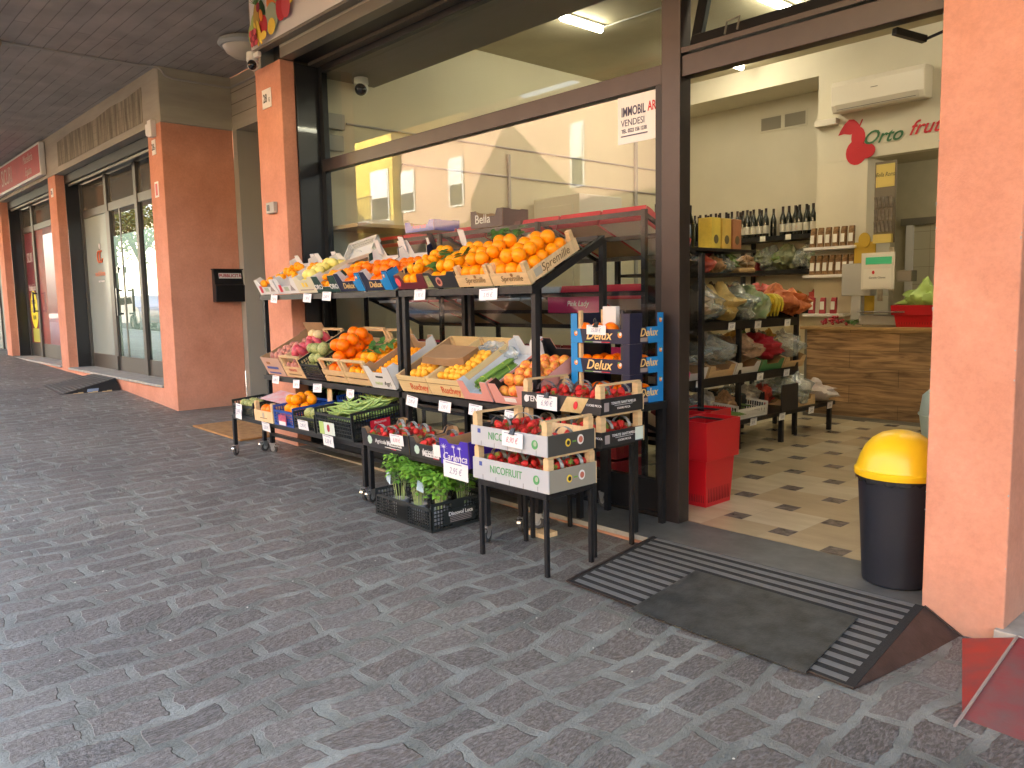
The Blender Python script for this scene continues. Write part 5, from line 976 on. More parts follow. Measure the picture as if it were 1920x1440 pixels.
# ---------------------------------------------------------------- top shelf crates
NAVY = M("navy_card", (.012, .014, .04), .35); BLUE = M("azure_card", (.012, .22, .55), .35); GOLD = M("gold_print", (.85, .55, .2), .4); DGR = M("dark_green_card", (.015, .05, .035), .45); MAR = M("maroon_card", (.12, .01, .015), .4); BKC = MATS["black_card"]
def at(x, top=True, dz=0, y=3.462): return (x, y, (1.545 if top else .778)+dz)
def tcr(f, nm, lab, x, *a, top=True, dz=0, tilt=TI, **k): return f(nm, lab, "crate" if f is not carton else "carton", at(x, top, dz), (tilt, 0, 0), *a, **k)
def fprint(t, s, w, h, size, mat, y=-.0042, x=0, **k): return text(s, size, (x, y, h), FR, mat, t, **k)
def orange_logo(t, x, z, r, y=-.004, side=0):
    b = MB()
    if side: b.T = Matrix.Translation((side, 0, 0)) @ Matrix.Rotation(pi/2, 4, 'Z')
    disc(b, x, z, r, r*1.1, fp_['ora'], y, 14); disc(b, x+r*.3, z+r*.3, r*.55, r*.6, SW, y-.0021, 12); disc(b, x-r*.3, z+r*.9, r*.45, r*.3, fp_['grn'], y-.0042, 10); b.build("orange_logo", t)
for i, x in enumerate((-7.2, -6.8)):
    t = tcr(carton, "fruit_carton", ["white carton with red print at the left end of the top shelf", "second white carton with red print from the left on the top shelf"][i], x, .385, .5, .1, WCARD, WCARD, post=.05, cut=.75, rearh=.17)
    b = MB(); b.prism([(-.15, -.004, .02), (-.1, -.004, .02), (-.09, -.004, .09), (-.14, -.004, .09)], (0, -.001, 0), REDC); b.box((-.05, -.005, .03), (.03, -.0035, .07), fp_['mel']); b.prism([(.06, -.004, .03), (.15, -.004, .03), (.1, -.004, .09)], (0, -.001, 0), M("print_grey", (.3, .25, .24), .6)); b.build("print", t)
    fill('mandarin', "mandarin in the %s white carton from the left on the top shelf" % ["first", "second"][i], "mandarin", t, .37, .49, .038, 14, layers=1, z=.05, y0=.0, x0=0, keep=.5)
t = tcr(carton, "fruit_carton", "cream carton of pale yellow pears on the top shelf", -6.44, .33, .5, .13, M("cream_card", (.62, .58, .42), .6), WCARD, post=.02, cut=.95, rearh=.15); b = MB(); b.box((-.05, -.005, .06), (-.015, -.0035, .1), fp_['yel']); b.box((.01, -.005, .06), (.045, -.0035, .1), fp_['yel']); b.box((-.12, -.005, .025), (.12, -.0035, .035), MATS["print_grey"]); b.build("print", t)
fill('lemon', "pale yellow pear in the cream carton on the top shelf", "pear", t, .32, .48, .042, 26, layers=2, z=.03)
t = tcr(carton, "fruit_carton", "dark green carton with white print next to the cream carton", -6.09, .375, .5, .1, DGR, WCARD, post=.05, cut=.5, cw=.1); fprint(t, "ORO", 0, .05, .06, SW, x=-.13, bold=.02); fprint(t, "ORO", 0, .05, .06, SW, x=.13, bold=.02)
fill('mandarin', "small mandarin in the dark green carton on the top shelf", "mandarin", t, .36, .48, .036, 34, layers=2, z=.012)
for i, x in enumerate((-5.7, -5.305)):
    nm_ = ["left", "right"][i]; t = tcr(carton, "fruit_carton", "navy and blue Delux carton of oranges, the %s of the top shelf pair" % nm_, x, .385, .5, .1, NAVY, WCARD, post=.06, cut=.9, cw=.065, rearh=.2)
    b = MB(); b.prism([(.08, -.0032, .002), (.19, -.0032, .002), (.19, -.0032, .155), (.13, -.0032, .155), (.1, -.0032, .088), (.06, -.0032, .088)], (0, -.0012, 0), BLUE); b.build("blue_corner", t); fprint(t, "Delux", 0, .05, .07, GOLD, x=-.03, y=-.0052, shear=.3, bold=.01); orange_logo(t, .14, .12, .014, -.0046)
    if i: text("Delux", .11, (.1935, .25, .065), RT, GOLD, t, shear=.3, bold=.01); b = MB(); b.box((.1928, .0, .0), (.194, .1, .15), BLUE); b.build("blue_corner", t)
    fill('bigorange', "deep orange fruit in the %s Delux carton on the top shelf" % nm_, "orange", t, .37, .46, .045, 19, layers=2, z=.012)
t = tcr(carton, "fruit_carton", "maroon carton of mandarins at the left end of the shorter rack", -4.865, .36, .5, .085, MAR, CARD, post=.03, cut=.6, rearh=.12); b = MB(); disc(b, -.15, .06, .03, .035, fp_['pk'], -.0035); b.build("print", t)
fill('mandarin', "mandarin in the maroon carton on the shorter rack", "mandarin", t, .35, .48, .043, 40, layers=2, z=.012)
t = tcr(carton, "fruit_carton", "black carton with pink rosette holding leafy mandarins", -4.5, .35, .5, .1, BKC, CARD, post=.02, cut=.95, rearh=.12); b = MB(); disc(b, -.02, .05, .032, .036, M("rosette", (.6, .25, .18), .5), -.0035, 20); disc(b, -.02, .05, .018, .02, MAR, -.006, 14); b.build("rosette", t); b = MB(); b.prism([(-.17, -.0035, .01), (-.1, -.0035, .01), (-.12, -.0035, .1), (-.17, -.0035, .1)], (0, -.001, 0), M("floral_print", (.55, .3, .2), .5, col2=(.1, .3, .08), vs=60)); b.build("front_print", t)
fill('mandarin', "mandarin in the black carton with the pink rosette", "mandarin", t, .34, .48, .043, 44, layers=2, z=.02)
for i, x in enumerate((-4.15, -3.79)):
    nm_ = ["left", "right"][i]; t = tcr(woodcrate, "wooden_crate", "pale pine Spremille orange crate, the %s of the pair at the rack end" % nm_, x, .35, .5, .085, PINEH, PINE, post=.06, rails=False, pw=.035)
    fprint(t, "Spremille", 0, .045, .055, M("brown_print", (.16, .09, .03), .6), x=.02, y=-.0012, shear=.2); b = MB(); disc(b, .03, .07, .012, .012, fp_['bro'], -.001); b.build("print", t)
    if i: text("Spremille", .075, (.176, .27, .045), RT, MATS["brown_print"], t, shear=.2); MB().box((.175, .06, .02), (.1765, .13, .07), M("stamp_faded", (.42, .38, .3), .7)).build("stamp", t)
    fill('orange', "orange in the %s pine Spremille crate" % nm_, "orange", t, .33, .47, .05, 27 if i else 24, layers=2, z=.03)
for k, (x, y, z) in enumerate(((-4.72, 3.66, 1.79), (-4.42, 3.6, 1.76), (-4.3, 3.9, 1.92), (-4.62, 3.5, 1.7))): sprig("leafy_twig", ["leafy citrus twig lying between the maroon and black cartons", "leafy citrus twig at the middle of the black carton", "bunch of green citrus leaves behind the pine crates", "small citrus twig at the front of the black carton"][k], "leaves", TM((x, y, z), (TI, 0, U(-1, 1))), 16 if k != 2 else 34, .075, .032, .08 if k != 2 else .13, LEAF)
# white perforated crate standing on edge behind the green carton
t = plcrate("plastic_crate", "white perforated plastic crate propped upright behind the pear carton", "crate", (-6.1, 3.8, 1.83), (radians(42), radians(-14), .45), .3, .2, .07, MATS["white_crate"], rows=2)
for k, (x, l) in enumerate(((-5.86, "white"), (-5.5, "white"), (-5.1, "black"), (-4.72, "white"))):
    x_ = tag(MB().box((-.035, 0, 0), (.035, .006, .13), WCARD if l == "white" else BKC).build("carton_flap", loc=(x, 3.84, 1.86)), "upright %s card flap at the back of the top shelf above carton %s" % (l, ["five", "six", "seven", "eight"][k]), "card"); x_.rotation_euler = (TI, radians(8), 0)
# ---------------------------------------------------------------- middle shelf crates
PKC = M("pinkish_card", (.55, .35, .26), .7)
t = tcr(carton, "fruit_carton", "pinkish brown carton of red skinned potatoes at the left of the middle shelf", -7.12, .37, .56, .19, PKC, CARD, post=0, cut=1, top=False, rearh=.26); b = MB(); b.box((-.13, -.005, .07), (.1, -.0035, .095), M("print_blue", (.05, .08, .3), .6)); b.box((-.13, -.005, .02), (.1, -.0035, .035), MATS["print_blue"]); b.box((-.1, -.005, .12), (-.03, -.0035, .145), fp_['bro']); b.build("print", t)
fill('potato', "pink skinned potato in the pinkish brown carton", "potato", t, .36, .52, .04, 40, layers=3, z=.05)
t = tcr(woodcrate, "wooden_crate", "pine crate with slotted front holding pink skinned potatoes", -6.74, .36, .56, .11, PINEH, PINE, post=.09, rails=True, top=False, gap=False, sideh=.19); fprint(t, "PATATE", 0, .075, .04, fp_['red'], y=-.0012); b = MB(); b.box((-.12, -.0012, .025), (.12, 0, .035), MATS["brown_print"]); b.build("print", t)
fill('potato', "pink potato in the slotted pine crate", "potato", t, .34, .5, .038, 20, layers=2, z=.06); fill('mango', "deep pink mango in the pine crate on the middle shelf", "mango", t, .3, .4, .05, 10, layers=1, z=.15, y0=.08); fill('pale', "pale round potato on top of the pink ones", "potato", t, .3, .2, .05, 2, layers=1, z=.2, y0=.3)
t = tcr(plcrate, "plastic_crate", "black plastic crate of green squashes on the middle shelf", -6.38, .35, .54, .19, BPL, top=False, rows=4)
fill('squash', "mottled green squash in the black crate on the middle shelf", "squash", t, .33, .5, .05, 26, layers=3, z=.03)
for i, x in enumerate((-6.01, -5.645)):
    t = tcr(woodcrate, "wooden_crate", ["pine crate of large leafy oranges with a raised rear hoop", "pine crate of oranges and lemons beside the large orange crate"][i], x, .355, .56, .12, M("pine_yellow", (.62, .45, .2), .7, var=.15, vs=4, stretch=(1, 6, 1)), PINE, post=.09, rails=True, top=False, gap=True, endh=.12)
    if i == 0: fill('bigorange', "large orange in the pine crate with the raised hoop", "orange", t, .33, .52, .058, 26, layers=3, z=.03); MB().box((-.17, .52, .21), (.17, .55, .235), PINE).build("hoop_bar", t); MB().box((-.17, .52, .19), (-.145, .55, .209), PINE).build("hoop_post", t)
    else: fill('mandarin', "yellowish orange in the second pine crate", "orange", t, .33, .5, .045, 22, layers=2, z=.05); text("DELIZIE", .035, (-.179, .25, .1), LF, fp_['yel'], t)
for k, (x, y, z) in enumerate(((-6.2, 3.56, 1.08), (-6.1, 3.7, 1.14), (-5.7, 3.6, 1.06), (-5.6, 3.7, 1.1))): sprig("leafy_twig", ["leafy twig with a green orange left of the large oranges", "pale green citrus leaves on the large oranges", "dark leafy twig on the yellowish oranges", "leafy twig at the back of the yellowish oranges"][k], "leaves", TM((x, y, z), (TI, 0, U(-1, 1))), 12, .09, .045, .06, M("leaf_light", (.12, .26, .05), .4) if k < 2 else LEAF)
t = tcr(carton, "fruit_carton", "white carton of kumquats with green lettering on the middle shelf", -5.29, .33, .5, .17, WCARD, CARD, post=.03, cut=.85, top=False); fprint(t, "natur", 0, .05, .05, fp_['lgr'], x=-.04); fprint(t, "Agri", 0, .05, .055, INK, x=.075, shear=.3); b = MB(); b.box((-.05, -.005, .1), (.05, -.0035, .115), INK); b.build("print", t)
fill('mandarin', "small kumquat in the white carton with green lettering", "kumquat", t, .32, .45, .024, 60, layers=2, z=.08)
RUC = M("ruchey_pine", (.68, .52, .26), .65, var=.08, vs=5, stretch=(1, 1, 6)); RR = M("ruchey_red", (.6, .1, .03), .5)
for i, x in enumerate((-4.86, -4.485)):
    nm_ = ["left", "right"][i]; t = tcr(woodcrate, "wooden_crate", "yellow pine crate lettered Ruchey with loquats, the %s one" % nm_, x, .37, .6, .14, RUC, RUC, post=.0, rails=False, top=False, inside=CARD if not i else WCARD, pw=.02); fprint(t, "Ruchey", 0, .05, .075, RR, x=.06, y=-.0014, bold=.015, shear=.1)
    MB().box((-.185, -.003, .098), (.185, -.0008, .102), M("seam", (.3, .2, .09), .8)).build("board_seam", t)
    for s in (-1, 1): MB().box((s*.176, .03, .02), (s*.178, .57, .135), CARD if not i else RUC).build("lining", t)
    for k in range(3): MB().box((.1856, .12+k*.16, .05), (.187, .15+k*.16, .085), fp_['bro']).build("logo_print", t) if i else None
    fill('loquat', "orange loquat in the %s Ruchey crate" % nm_, "loquat", t, .33, .3 if not i else .44, .03 if i else .032, 26 if not i else 70, layers=2, z=.03 if not i else .04, y0=.02)
bag("liner_film", "crinkled clear liner film at the back of the right Ruchey crate", (-4.45, 3.88, 1.06), (.16, .1, .08), BAG, seed=77)
t = thing("paper_bag_stack", "stack of folded brown paper bags lying across the Ruchey crates", "paper bags", (-4.72, 3.62, 1.02), (TI*.7, radians(4), .25))
for k in range(7): MB().prism([(-.14+k*.003, -.1, k*.008), (.12, -.1, k*.008), (.24, -.08, k*.008+.02), (.24, .12, k*.008+.02), (.12, .14, k*.008), (-.14+k*.003, .14, k*.008)], (0, 0, .006), M("kraft_paper", (.32, .19, .09), .8, var=.08, vs=6)).build("folded_bag", t)
PNK = M("salmon_card", (.65, .3, .26), .6)
t = tcr(carton, "fruit_carton", "white and salmon carton with a bundle of green asparagus", -4.145, .3, .6, .1, PNK, M("bluish_white_card", (.6, .64, .68), .5), post=.05, cut=.55, cw=.06, top=False, rearh=.16)
b = MB(); b.tube([(0, 0, 0), (0, .2, .004), (0, .25, .004), (0, .28, .006), (0, .3, .006)], [.0085, .008, .0095, .008, .001], M("bright_asparagus", (.2, .36, .06), .4, col2=(.1, .2, .04), vs=5), 7); AS2 = b.mesh("asparagus_spear", 60); bpy.context.view_layer.update()
for k in range(34): a_ = U(0, 6.28); r_ = .045*math.sqrt(U(0, 1)); one(AS2, "asparagus_spear", "green asparagus spear tied in the bundle on the salmon carton", "asparagus", t.matrix_world @ Matrix.Translation((-.03+r_*cos(a_), .08+U(-.02, .02), .065+r_*sin(a_))) @ Matrix.Rotation(-.18, 4, 'Z'), "asparagus in the tied bundle")
b = MB(); 
for yy in (.12, .3): b.tube([(-.03+.05*cos(k*pi/8)+(yy-.1)*.18, yy, .065+.05*sin(k*pi/8)) for k in range(17)], .0025, M("rubber_band", (.55, .6, .1), .5), 5)
o = D.objects.new("rubber_band", b.mesh("rubber_band")); COL.objects.link(o); o.matrix_world = t.matrix_world.copy(); tag(o, "yellow green bands round the asparagus bundle", "band")
b = MB(); b.prism([(.0, 0, .0), (.1, 0, .0), (.1, 0, .1), (.08, 0, .13), (.02, 0, .13), (.0, 0, .1)], (0, .03, 0), WCARD); x = b.build("carton_tab", loc=(-4.0, 3.83, 1.05)); x.rotation_euler = (TI-.2, 0, 0); tag(x, "rounded white carton tab standing up behind the asparagus", "card")
t = tcr(carton, "fruit_carton", "salmon and white carton of red and yellow apples by the rack end", -3.8, .34, .58, .1, PNK, BKC, post=.05, cut=.6, cw=.07, top=False, rearh=.16)
fill('apple', "red and yellow apple in the salmon carton by the rack end", "apple", t, .33, .5, .045, 24, layers=2, z=.015); b = MB(); b.box((-.06, -.005, .02), (.05, -.0035, .05), LW); b.build("print", t)
# ---------------------------------------------------------------- low table crates
t = plcrate("plastic_crate", "small black plastic crate with a large white tag at the far left", "crate", (-7.19, 3.13, .404), (radians(4), 0, 0), .46, .33, .15, BPL, rows=3)
fill('squash', "dark green vegetable in the small black crate at the far left", "squash", t, .44, .3, .04, 22, layers=2, z=.01); sprig("leafy_twig", "thin green sprouts above the small black crate", "leaves", TM((-6.98, 3.3, .57)), 12, .1, .012, .05, LEAF)
t = woodcrate("wooden_crate", "small pale wooden crate with one orange at its front on the low table", "crate", (-6.76, 3.13, .404), (radians(4), 0, 0), .37, .33, .1, PINEH, PINEH, post=.075, rails=False, pw=.035); b = MB(); b.box((-.07, -.0012, .03), (.07, 0, .036), MATS["brown_print"]); disc(b, 0, .06, .02, .025, MATS["stamp_faded"], 0); b.build("print", t)
fill('bigorange', "orange at the front of the small pale wooden crate", "orange", t, .3, .12, .05, 2, layers=1, z=.05)
o = tag(MB().box((-.2, -.12, 0), (.2, .12, .004), M("newsprint", (.6, .56, .58), .7, col2=(.7, .25, .25), vs=9)).build("printed_sheet", loc=(-6.75, 3.33, .6)), "printed paper sheet lying over the pale wooden crate", "paper"); o.rotation_euler = (.2, .1, .2)
BLP = M("blue_crate_plastic", (.01, .06, .3), .4)
t = plcrate("plastic_crate", "blue plastic crate with tomato label and oranges on the low table", "crate", (-6.37, 3.13, .404), (radians(4), 0, 0), .36, .42, .17, BLP, rows=3); MB().box((-.07, -.012, .01), (.07, -.009, .1), M("tomato_label", (.75, .12, .05), .4, col2=(.15, .02, .2), vs=30)).build("printed_label", t); MB().box((-.06, -.0135, .012), (.06, -.0122, .045), LW).build("label_text_panel", t)
fill('orange', "orange in the blue plastic crate on the low table", "orange", t, .33, .38, .048, 20, layers=3, z=.01, keep=.8)
t = plcrate("plastic_crate", "black plastic crate of mottled squashes beside the blue crate", "crate", (-6.0, 3.13, .404), (radians(4), 0, 0), .36, .4, .15, BPL, rows=3); fill('squash', "mottled yellow green squash in the crate beside the blue one", "squash", t, .34, .38, .045, 22, layers=2, z=.02)
t = plcrate("plastic_crate", "deep blue plastic crate behind the mottled squashes", "crate", (-5.98, 3.58, .44), (radians(4), 0, 0), .5, .3, .2, BLP, rows=2)
t = plcrate("plastic_crate", "large black lattice crate full of green bean pods on the low table", "crate", (-5.5, 3.12, .404), (radians(5), 0, 0), .56, .6, .22, BPL, rows=4, solid=False); MB().box((-.2, -.012, .02), (.03, -.0095, .12), M("pale_label", (.6, .68, .6), .5)).build("printed_label", t); MB().box((-.2, -.0135, .02), (-.13, -.0122, .12), fp_['lgr']).build("label_print", t); b = MB(); disc(b, -.06, .075, .02, .03, RED, -.013); b.build("logo", t)
MB().box((.281, .16, .03), (.2835, .34, .13), REDC).build("red_label", t); text("Peperoni", .03, (.285, .25, .11), RT, SW, t)
POD = M("bean_pod", (.26, .4, .09), .45, col2=(.38, .52, .16), vs=4); b = MB(); b.tube([(-.1, 0, .012), (-.05, 0, .0), (0, .0, -.004), (.05, 0, .002), (.1, .0, .02), (.115, 0, .03)], [.004, .009, .01, .0095, .006, .001], POD, 6); PODM = b.mesh("bean_pod", 60); bpy.context.view_layer.update()
for k in range(110): one(PODM, "bean_pod", "long pale green bean pod in the large lattice crate", "bean pod", t.matrix_world @ Matrix.Translation((U(-.14, .14), U(.08, .52), .1+U(0, .12)+.03*(k/110))) @ Matrix.Rotation(rnd.gauss(.5, .4), 4, 'Z') @ Matrix.Rotation(U(-.3, .3), 4, 'Y') @ Matrix.Scale(U(.9, 1.25), 4), "bean pods in the lattice crate")
sprig("leafy_greens", "dark leafy greens lying behind the low table crates", "leaves", TM((-6.5, 3.7, .66)), 90, .13, .06, .24, LEAF)
tag(MB().box((-6.27, 3.5, .56), (-6.2, 3.51, .72), PINEH).build("pine_stick"), "short upright pine slat between the low table crates", "wood slat")
# strawberries
PUN = CLEAR; STRAP = M("strap_print", (.5, .5, .48), .4, col2=(.08, .12, .1), vs=60); STRAPB = M("strap_black", (.02, .02, .02), .4, col2=(.4, .4, .4), vs=80)
bp_ = MB(); a_, c_ = .062, .09
R = [[(-a_*.85, -c_*.85, 0), (a_*.85, -c_*.85, 0), (a_*.85, c_*.85, 0), (-a_*.85, c_*.85, 0)], [(-a_, -c_, .055), (a_, -c_, .055), (a_, c_, .055), (-a_, c_, .055)], [(-a_-.006, -c_-.006, .056), (a_+.006, -c_-.006, .056), (a_+.006, c_+.006, .056), (-a_-.006, c_+.006, .056)]]
bp_.add([p for r in R for p in r], [(3, 2, 1, 0)]+[(i*4+j, i*4+(j+1) % 4, (i+1)*4+(j+1) % 4, (i+1)*4+j) for i in range(2) for j in range(4)], PUN); PME = bp_.mesh("punnet_tray")
def strapmesh(m):
    b = MB(); P = [(a_*1.05*cos(k*pi/8), .055+.055*sin(k*pi/8)) for k in range(9)]; vs = [(x, y, z) for x, z in P for y in (-.013, .013)]
    b.add(vs, [(2*i, 2*i+1, 2*i+3, 2*i+2) for i in range(8)], m); return b.mesh("paper_strap", 180)
SM = {0: strapmesh(STRAP), 1: strapmesh(STRAPB)}
def punnet(crate, x, y, z, where, rz=0, black=0, n=9, grp=None):
    bpy.context.view_layer.update(); T = crate.matrix_world @ Matrix.Translation((x, y, z)) @ Matrix.Rotation(rz, 4, 'Z')
    t = D.objects.new("punnet", None); COL.objects.link(t); t.empty_display_size = .05; t.matrix_world = T; tag(t, "clear strawberry punnet with paper strap in "+where, "punnet", "punnets in "+where)
    for nm, me in (("tray", PME), ("paper_strap", SM[black])): o = D.objects.new(nm, me); COL.objects.link(o); o.parent = t
    for k in range(n):
        i, j = k % 2, (k//2) % 3; top = k >= 6; p = ((i-.5)*.06+U(-.008, .008), (j-1)*.055+U(-.008, .008), .024) if not top else (U(-.03, .03), (k-7)*.05+U(-.01, .01), .06)
        one(rnd.choice(ME['strawberry']), "strawberry", "red strawberry in a punnet in "+where, "strawberry", T @ Matrix.Translation(p) @ rrot() @ Matrix.Scale(U(.021, .027), 4), "strawberries in "+where)
def mazz(x, w, label, nm):
    t = carton("fruit_carton", label, "carton", (x, 3.115, .404), (radians(5), 0, 0), w, .38, .1, BKC, CARD, post=.035, cut=.98, cw=.05, rearh=.13)
    fprint(t, "Agricola", 0, .055, .042, SW, x=-.05 if w > .5 else .03); fprint(t, "Mazzotta", 0, .052 if w > .5 else .035, .05, SW, x=.12 if w > .5 else .05, bold=.025)
    b = MB(); disc(b, -.19 if w > .5 else -.1, .055, .03, .033, M("leaf_white", (.45, .6, .5), .5), -.0035, 7); b.box((.0, -.005, .02), (.2 if w > .5 else .14, -.0035, .024), SW); b.box((.08, -.0062, .013), (.14, -.0052, .018), REDC); b.build("print", t); return t
t = mazz(-4.78, .59, "long black Mazzotta carton of strawberries on the castered table", "long")
for k, (x, y) in enumerate(((-.2, .1), (-.06, .1), (.08, .1), (-.19, .28), (-.04, .28), (.1, .28))): punnet(t, x, y, .035, "the long black Mazzotta carton", U(-.3, .3), 0, 9)
t = mazz(-4.285, .36, "shorter black Mazzotta carton of strawberries beside the purple one", "short")
for k, (x, y) in enumerate(((-.08, .1), (.07, .12), (-.05, .27))): punnet(t, x, y, .03, "the shorter black Mazzotta carton", U(-.3, .3), 1, 9)
MB().box((.09, -.008, .035), (.165, -.0045, .115), LW).build("pasted_label", t)
PUR = M("violet_card", (.05, .02, .38), .4)
t = carton("fruit_carton", "violet carton with white palm print lettered Carlenca", "carton", (-3.965, 3.105, .404), (radians(5), 0, 0), .29, .42, .16, PUR, CARD, post=.01, cut=.9, rearh=.2)
fprint(t, "Carlenca", 0, .055, .07, SW, shear=.35, bold=.005); b = MB()
for cx, cz, s in ((-.1, .11, .04), (.0, .12, .028), (.06, .115, .03)):
    for k in range(7): a_2 = k*pi/6; b.prism([(cx-.004, -.0035, cz), (cx+.004, -.0035, cz), (cx+s*cos(a_2), -.0035, cz+s*.7*sin(a_2))], (0, -.001-.0003*k, 0), SW)
    b.box((cx-.002, -.0048, .02), (cx+.002, -.0035, cz), SW)
b.build("palm_print", t); fill('turnip', "pale turnip in the violet carton", "turnip", t, .27, .35, .045, 10, layers=1, z=.02)
# silver crates
SIL = M("silver_card", (.48, .5, .52), .35, metal=.2); EGR = M("lettering_green", (.08, .3, .1), .5); TAUP = M("taupe_card", (.28, .26, .21), .5)
def trough(name, label, x0, y0, z, w, d, h, ph, front, side_, rz=0):
    t = thing(name, label, "crate", (x0, y0, z), (0, 0, rz)); th = .007
    MB().box((0, 0, 0), (w, th, h), front).build("front_board", t); MB().box((0, d-th, 0), (w, d, h), PINEH).build("rear_board", t)
    for x in (0, w-th): MB().box((x, th+.0005, .001), (x+th, d-th-.0005, h), side_).build("side_board", t)
    MB().box((th, th, .002), (w-th, d-th, .008), CARD).build("base", t)
    for x in (th+.001, w-th-.041):
        for y in (th+.001, d-th-.041): MB().box((x, y, .009), (x+.04, y+.04, ph-.012), PINE).build("corner_post", t)
        MB().box((x+.008, th+.001, ph-.0115), (x+.032, d-th-.001, ph), PINE).build("top_rail", t)
    return t
n1 = trough("wooden_crate", "lower silver crate of strawberries lettered NICOFRUIT on the small table", -3.62, 2.965, .41, .635, .385, .125, .198, SIL, TAUP)
n2 = trough("wooden_crate", "upper silver crate of strawberries with a price tag clipped to it", -3.625, 2.962, .61, .635, .385, .115, .195, SIL, M("grey_black_card", (.06, .06, .055), .4))
for t, hz in ((n1, .07), (n2, .065)):
    text("NICOFRUIT", .062, (.29, -.0012, hz), FR, EGR, t, bold=.004, sx=.85); b = MB(); disc(b, .54, hz-.005, .024, .026, EGR, -.0002, 18); disc(b, .545, hz, .012, .014, fp_['mel'], -.0024, 12); b.box((.06, -.0015, hz+.01), (.085, -.0002, hz+.035), M("print_blue")); b.build("print", t)
    b = MB(); b.T = Matrix.Translation((.635, 0, 0)) @ Matrix.Rotation(pi/2, 4, 'Z'); disc(b, .16, .062, .02, .022, fp_['yel'], -.0005, 18); disc(b, .16, .062, .012, .013, BKC, -.0026, 14); disc(b, .26, .068, .025, .028, LW, -.0005, 18); disc(b, .26, .068, .016, .018, M("seal_red", (.5, .15, .1), .5), -.0026, 16); b.box((.195, -.002, .06), (.225, -.0005, .068), fp_['grn']); b.build("seal_print", t)
    for k in range(5): MB().box((.09+k*.115, -.0015, .0), (.0915+k*.115, 0-.0002, .03), M("crease", (.2, .2, .2), .6)).build("crease", t)
for x, y in ((.12, .1), (.27, .1), (.42, .1), (.56, .12), (.12, .28), (.27, .28), (.42, .28), (.56, .28)): punnet(n1, x, y, .07, "the lower silver crate", U(-.1, .1), 0, 9)
for x, y in ((.13, .12), (.28, .24), (.15, .28)): punnet(n2, x, y, .06, "the upper silver crate", pi/2*.3+U(-.2, .2), 0, 9)
punnet(n2, .53, .24, .02, "the upper silver crate", .1, 0, 9); punnet(n2, .52, .1, .01, "the upper silver crate", .1, 0, 6)
# black crates
GLD = M("gold_card", (.5, .36, .14), .3, metal=.5, col2=(.8, .65, .35), vs=5)
d1 = trough("wooden_crate", "lower black strawberry crate on the taller small table", -3.615, 3.37, .605, .65, .385, .09, .185, BKC, BKC)
d2 = trough("wooden_crate", "upper black and gold strawberry crate lettered TENUTE", -3.615, 3.365, .792, .65, .385, .095, .175, BKC, BKC)
for t in (d1, d2):
    text("TENUTE", .05, (.14, -.0012, .055), FR, SW, t, bold=.01, name="lettering"); b = MB(); disc(b, .045, .055, .02, .022, SW, -.0002, 16); b.build("round_print", t); b = MB(); b.prism([(.33, -.0004, .002), (.5, -.0004, .002), (.56, -.0004, .092), (.39, -.0004, .092)], (0, -.001, 0), GLD); b.build("print", t)
    b = MB(); b.T = Matrix.Translation((.46, -.004, .045)) @ Matrix.Rotation(.4, 4, 'Y') @ Matrix.Diagonal((.017, .002, .026, 1)); b.ball((0, 0, 0), 1, fp_['red'], 12, 8); b.build("strawberry_print", t)
    text("TENUTE SANT'AMELIA", .022, (.6515, .2, .062), RT, SW, t); text("CUORE PICCA", .018, (.6515, .2, .03), RT, SW, t); b = MB(); b.box((.6502, .03, .02), (.6515, .07, .07), MATS["print_grey"]); b.box((.6502, .12, .047), (.6515, .28, .049), SW); b.build("print", t); text("CUORE PICCA", .018, (.6, -.0012, .055), FR, SW, t)
MB().box((.6503, .3, .012), (.653, .37, .088), MATS["pale_label"]).build("pasted_label", d1)
for x, y in ((.12, .1), (.27, .1), (.42, .1), (.55, .11), (.12, .27), (.27, .27), (.42, .27), (.56, .28)): punnet(d2, x, y, .05, "the upper black and gold crate", U(-.25, .25), 1, 9)
for x, y in ((.12, .1), (.27, .1), (.42, .1), (.56, .12), (.56, .28)): punnet(d1, x, y, .04, "the lower black crate", U(-.1, .1), 0, 8)
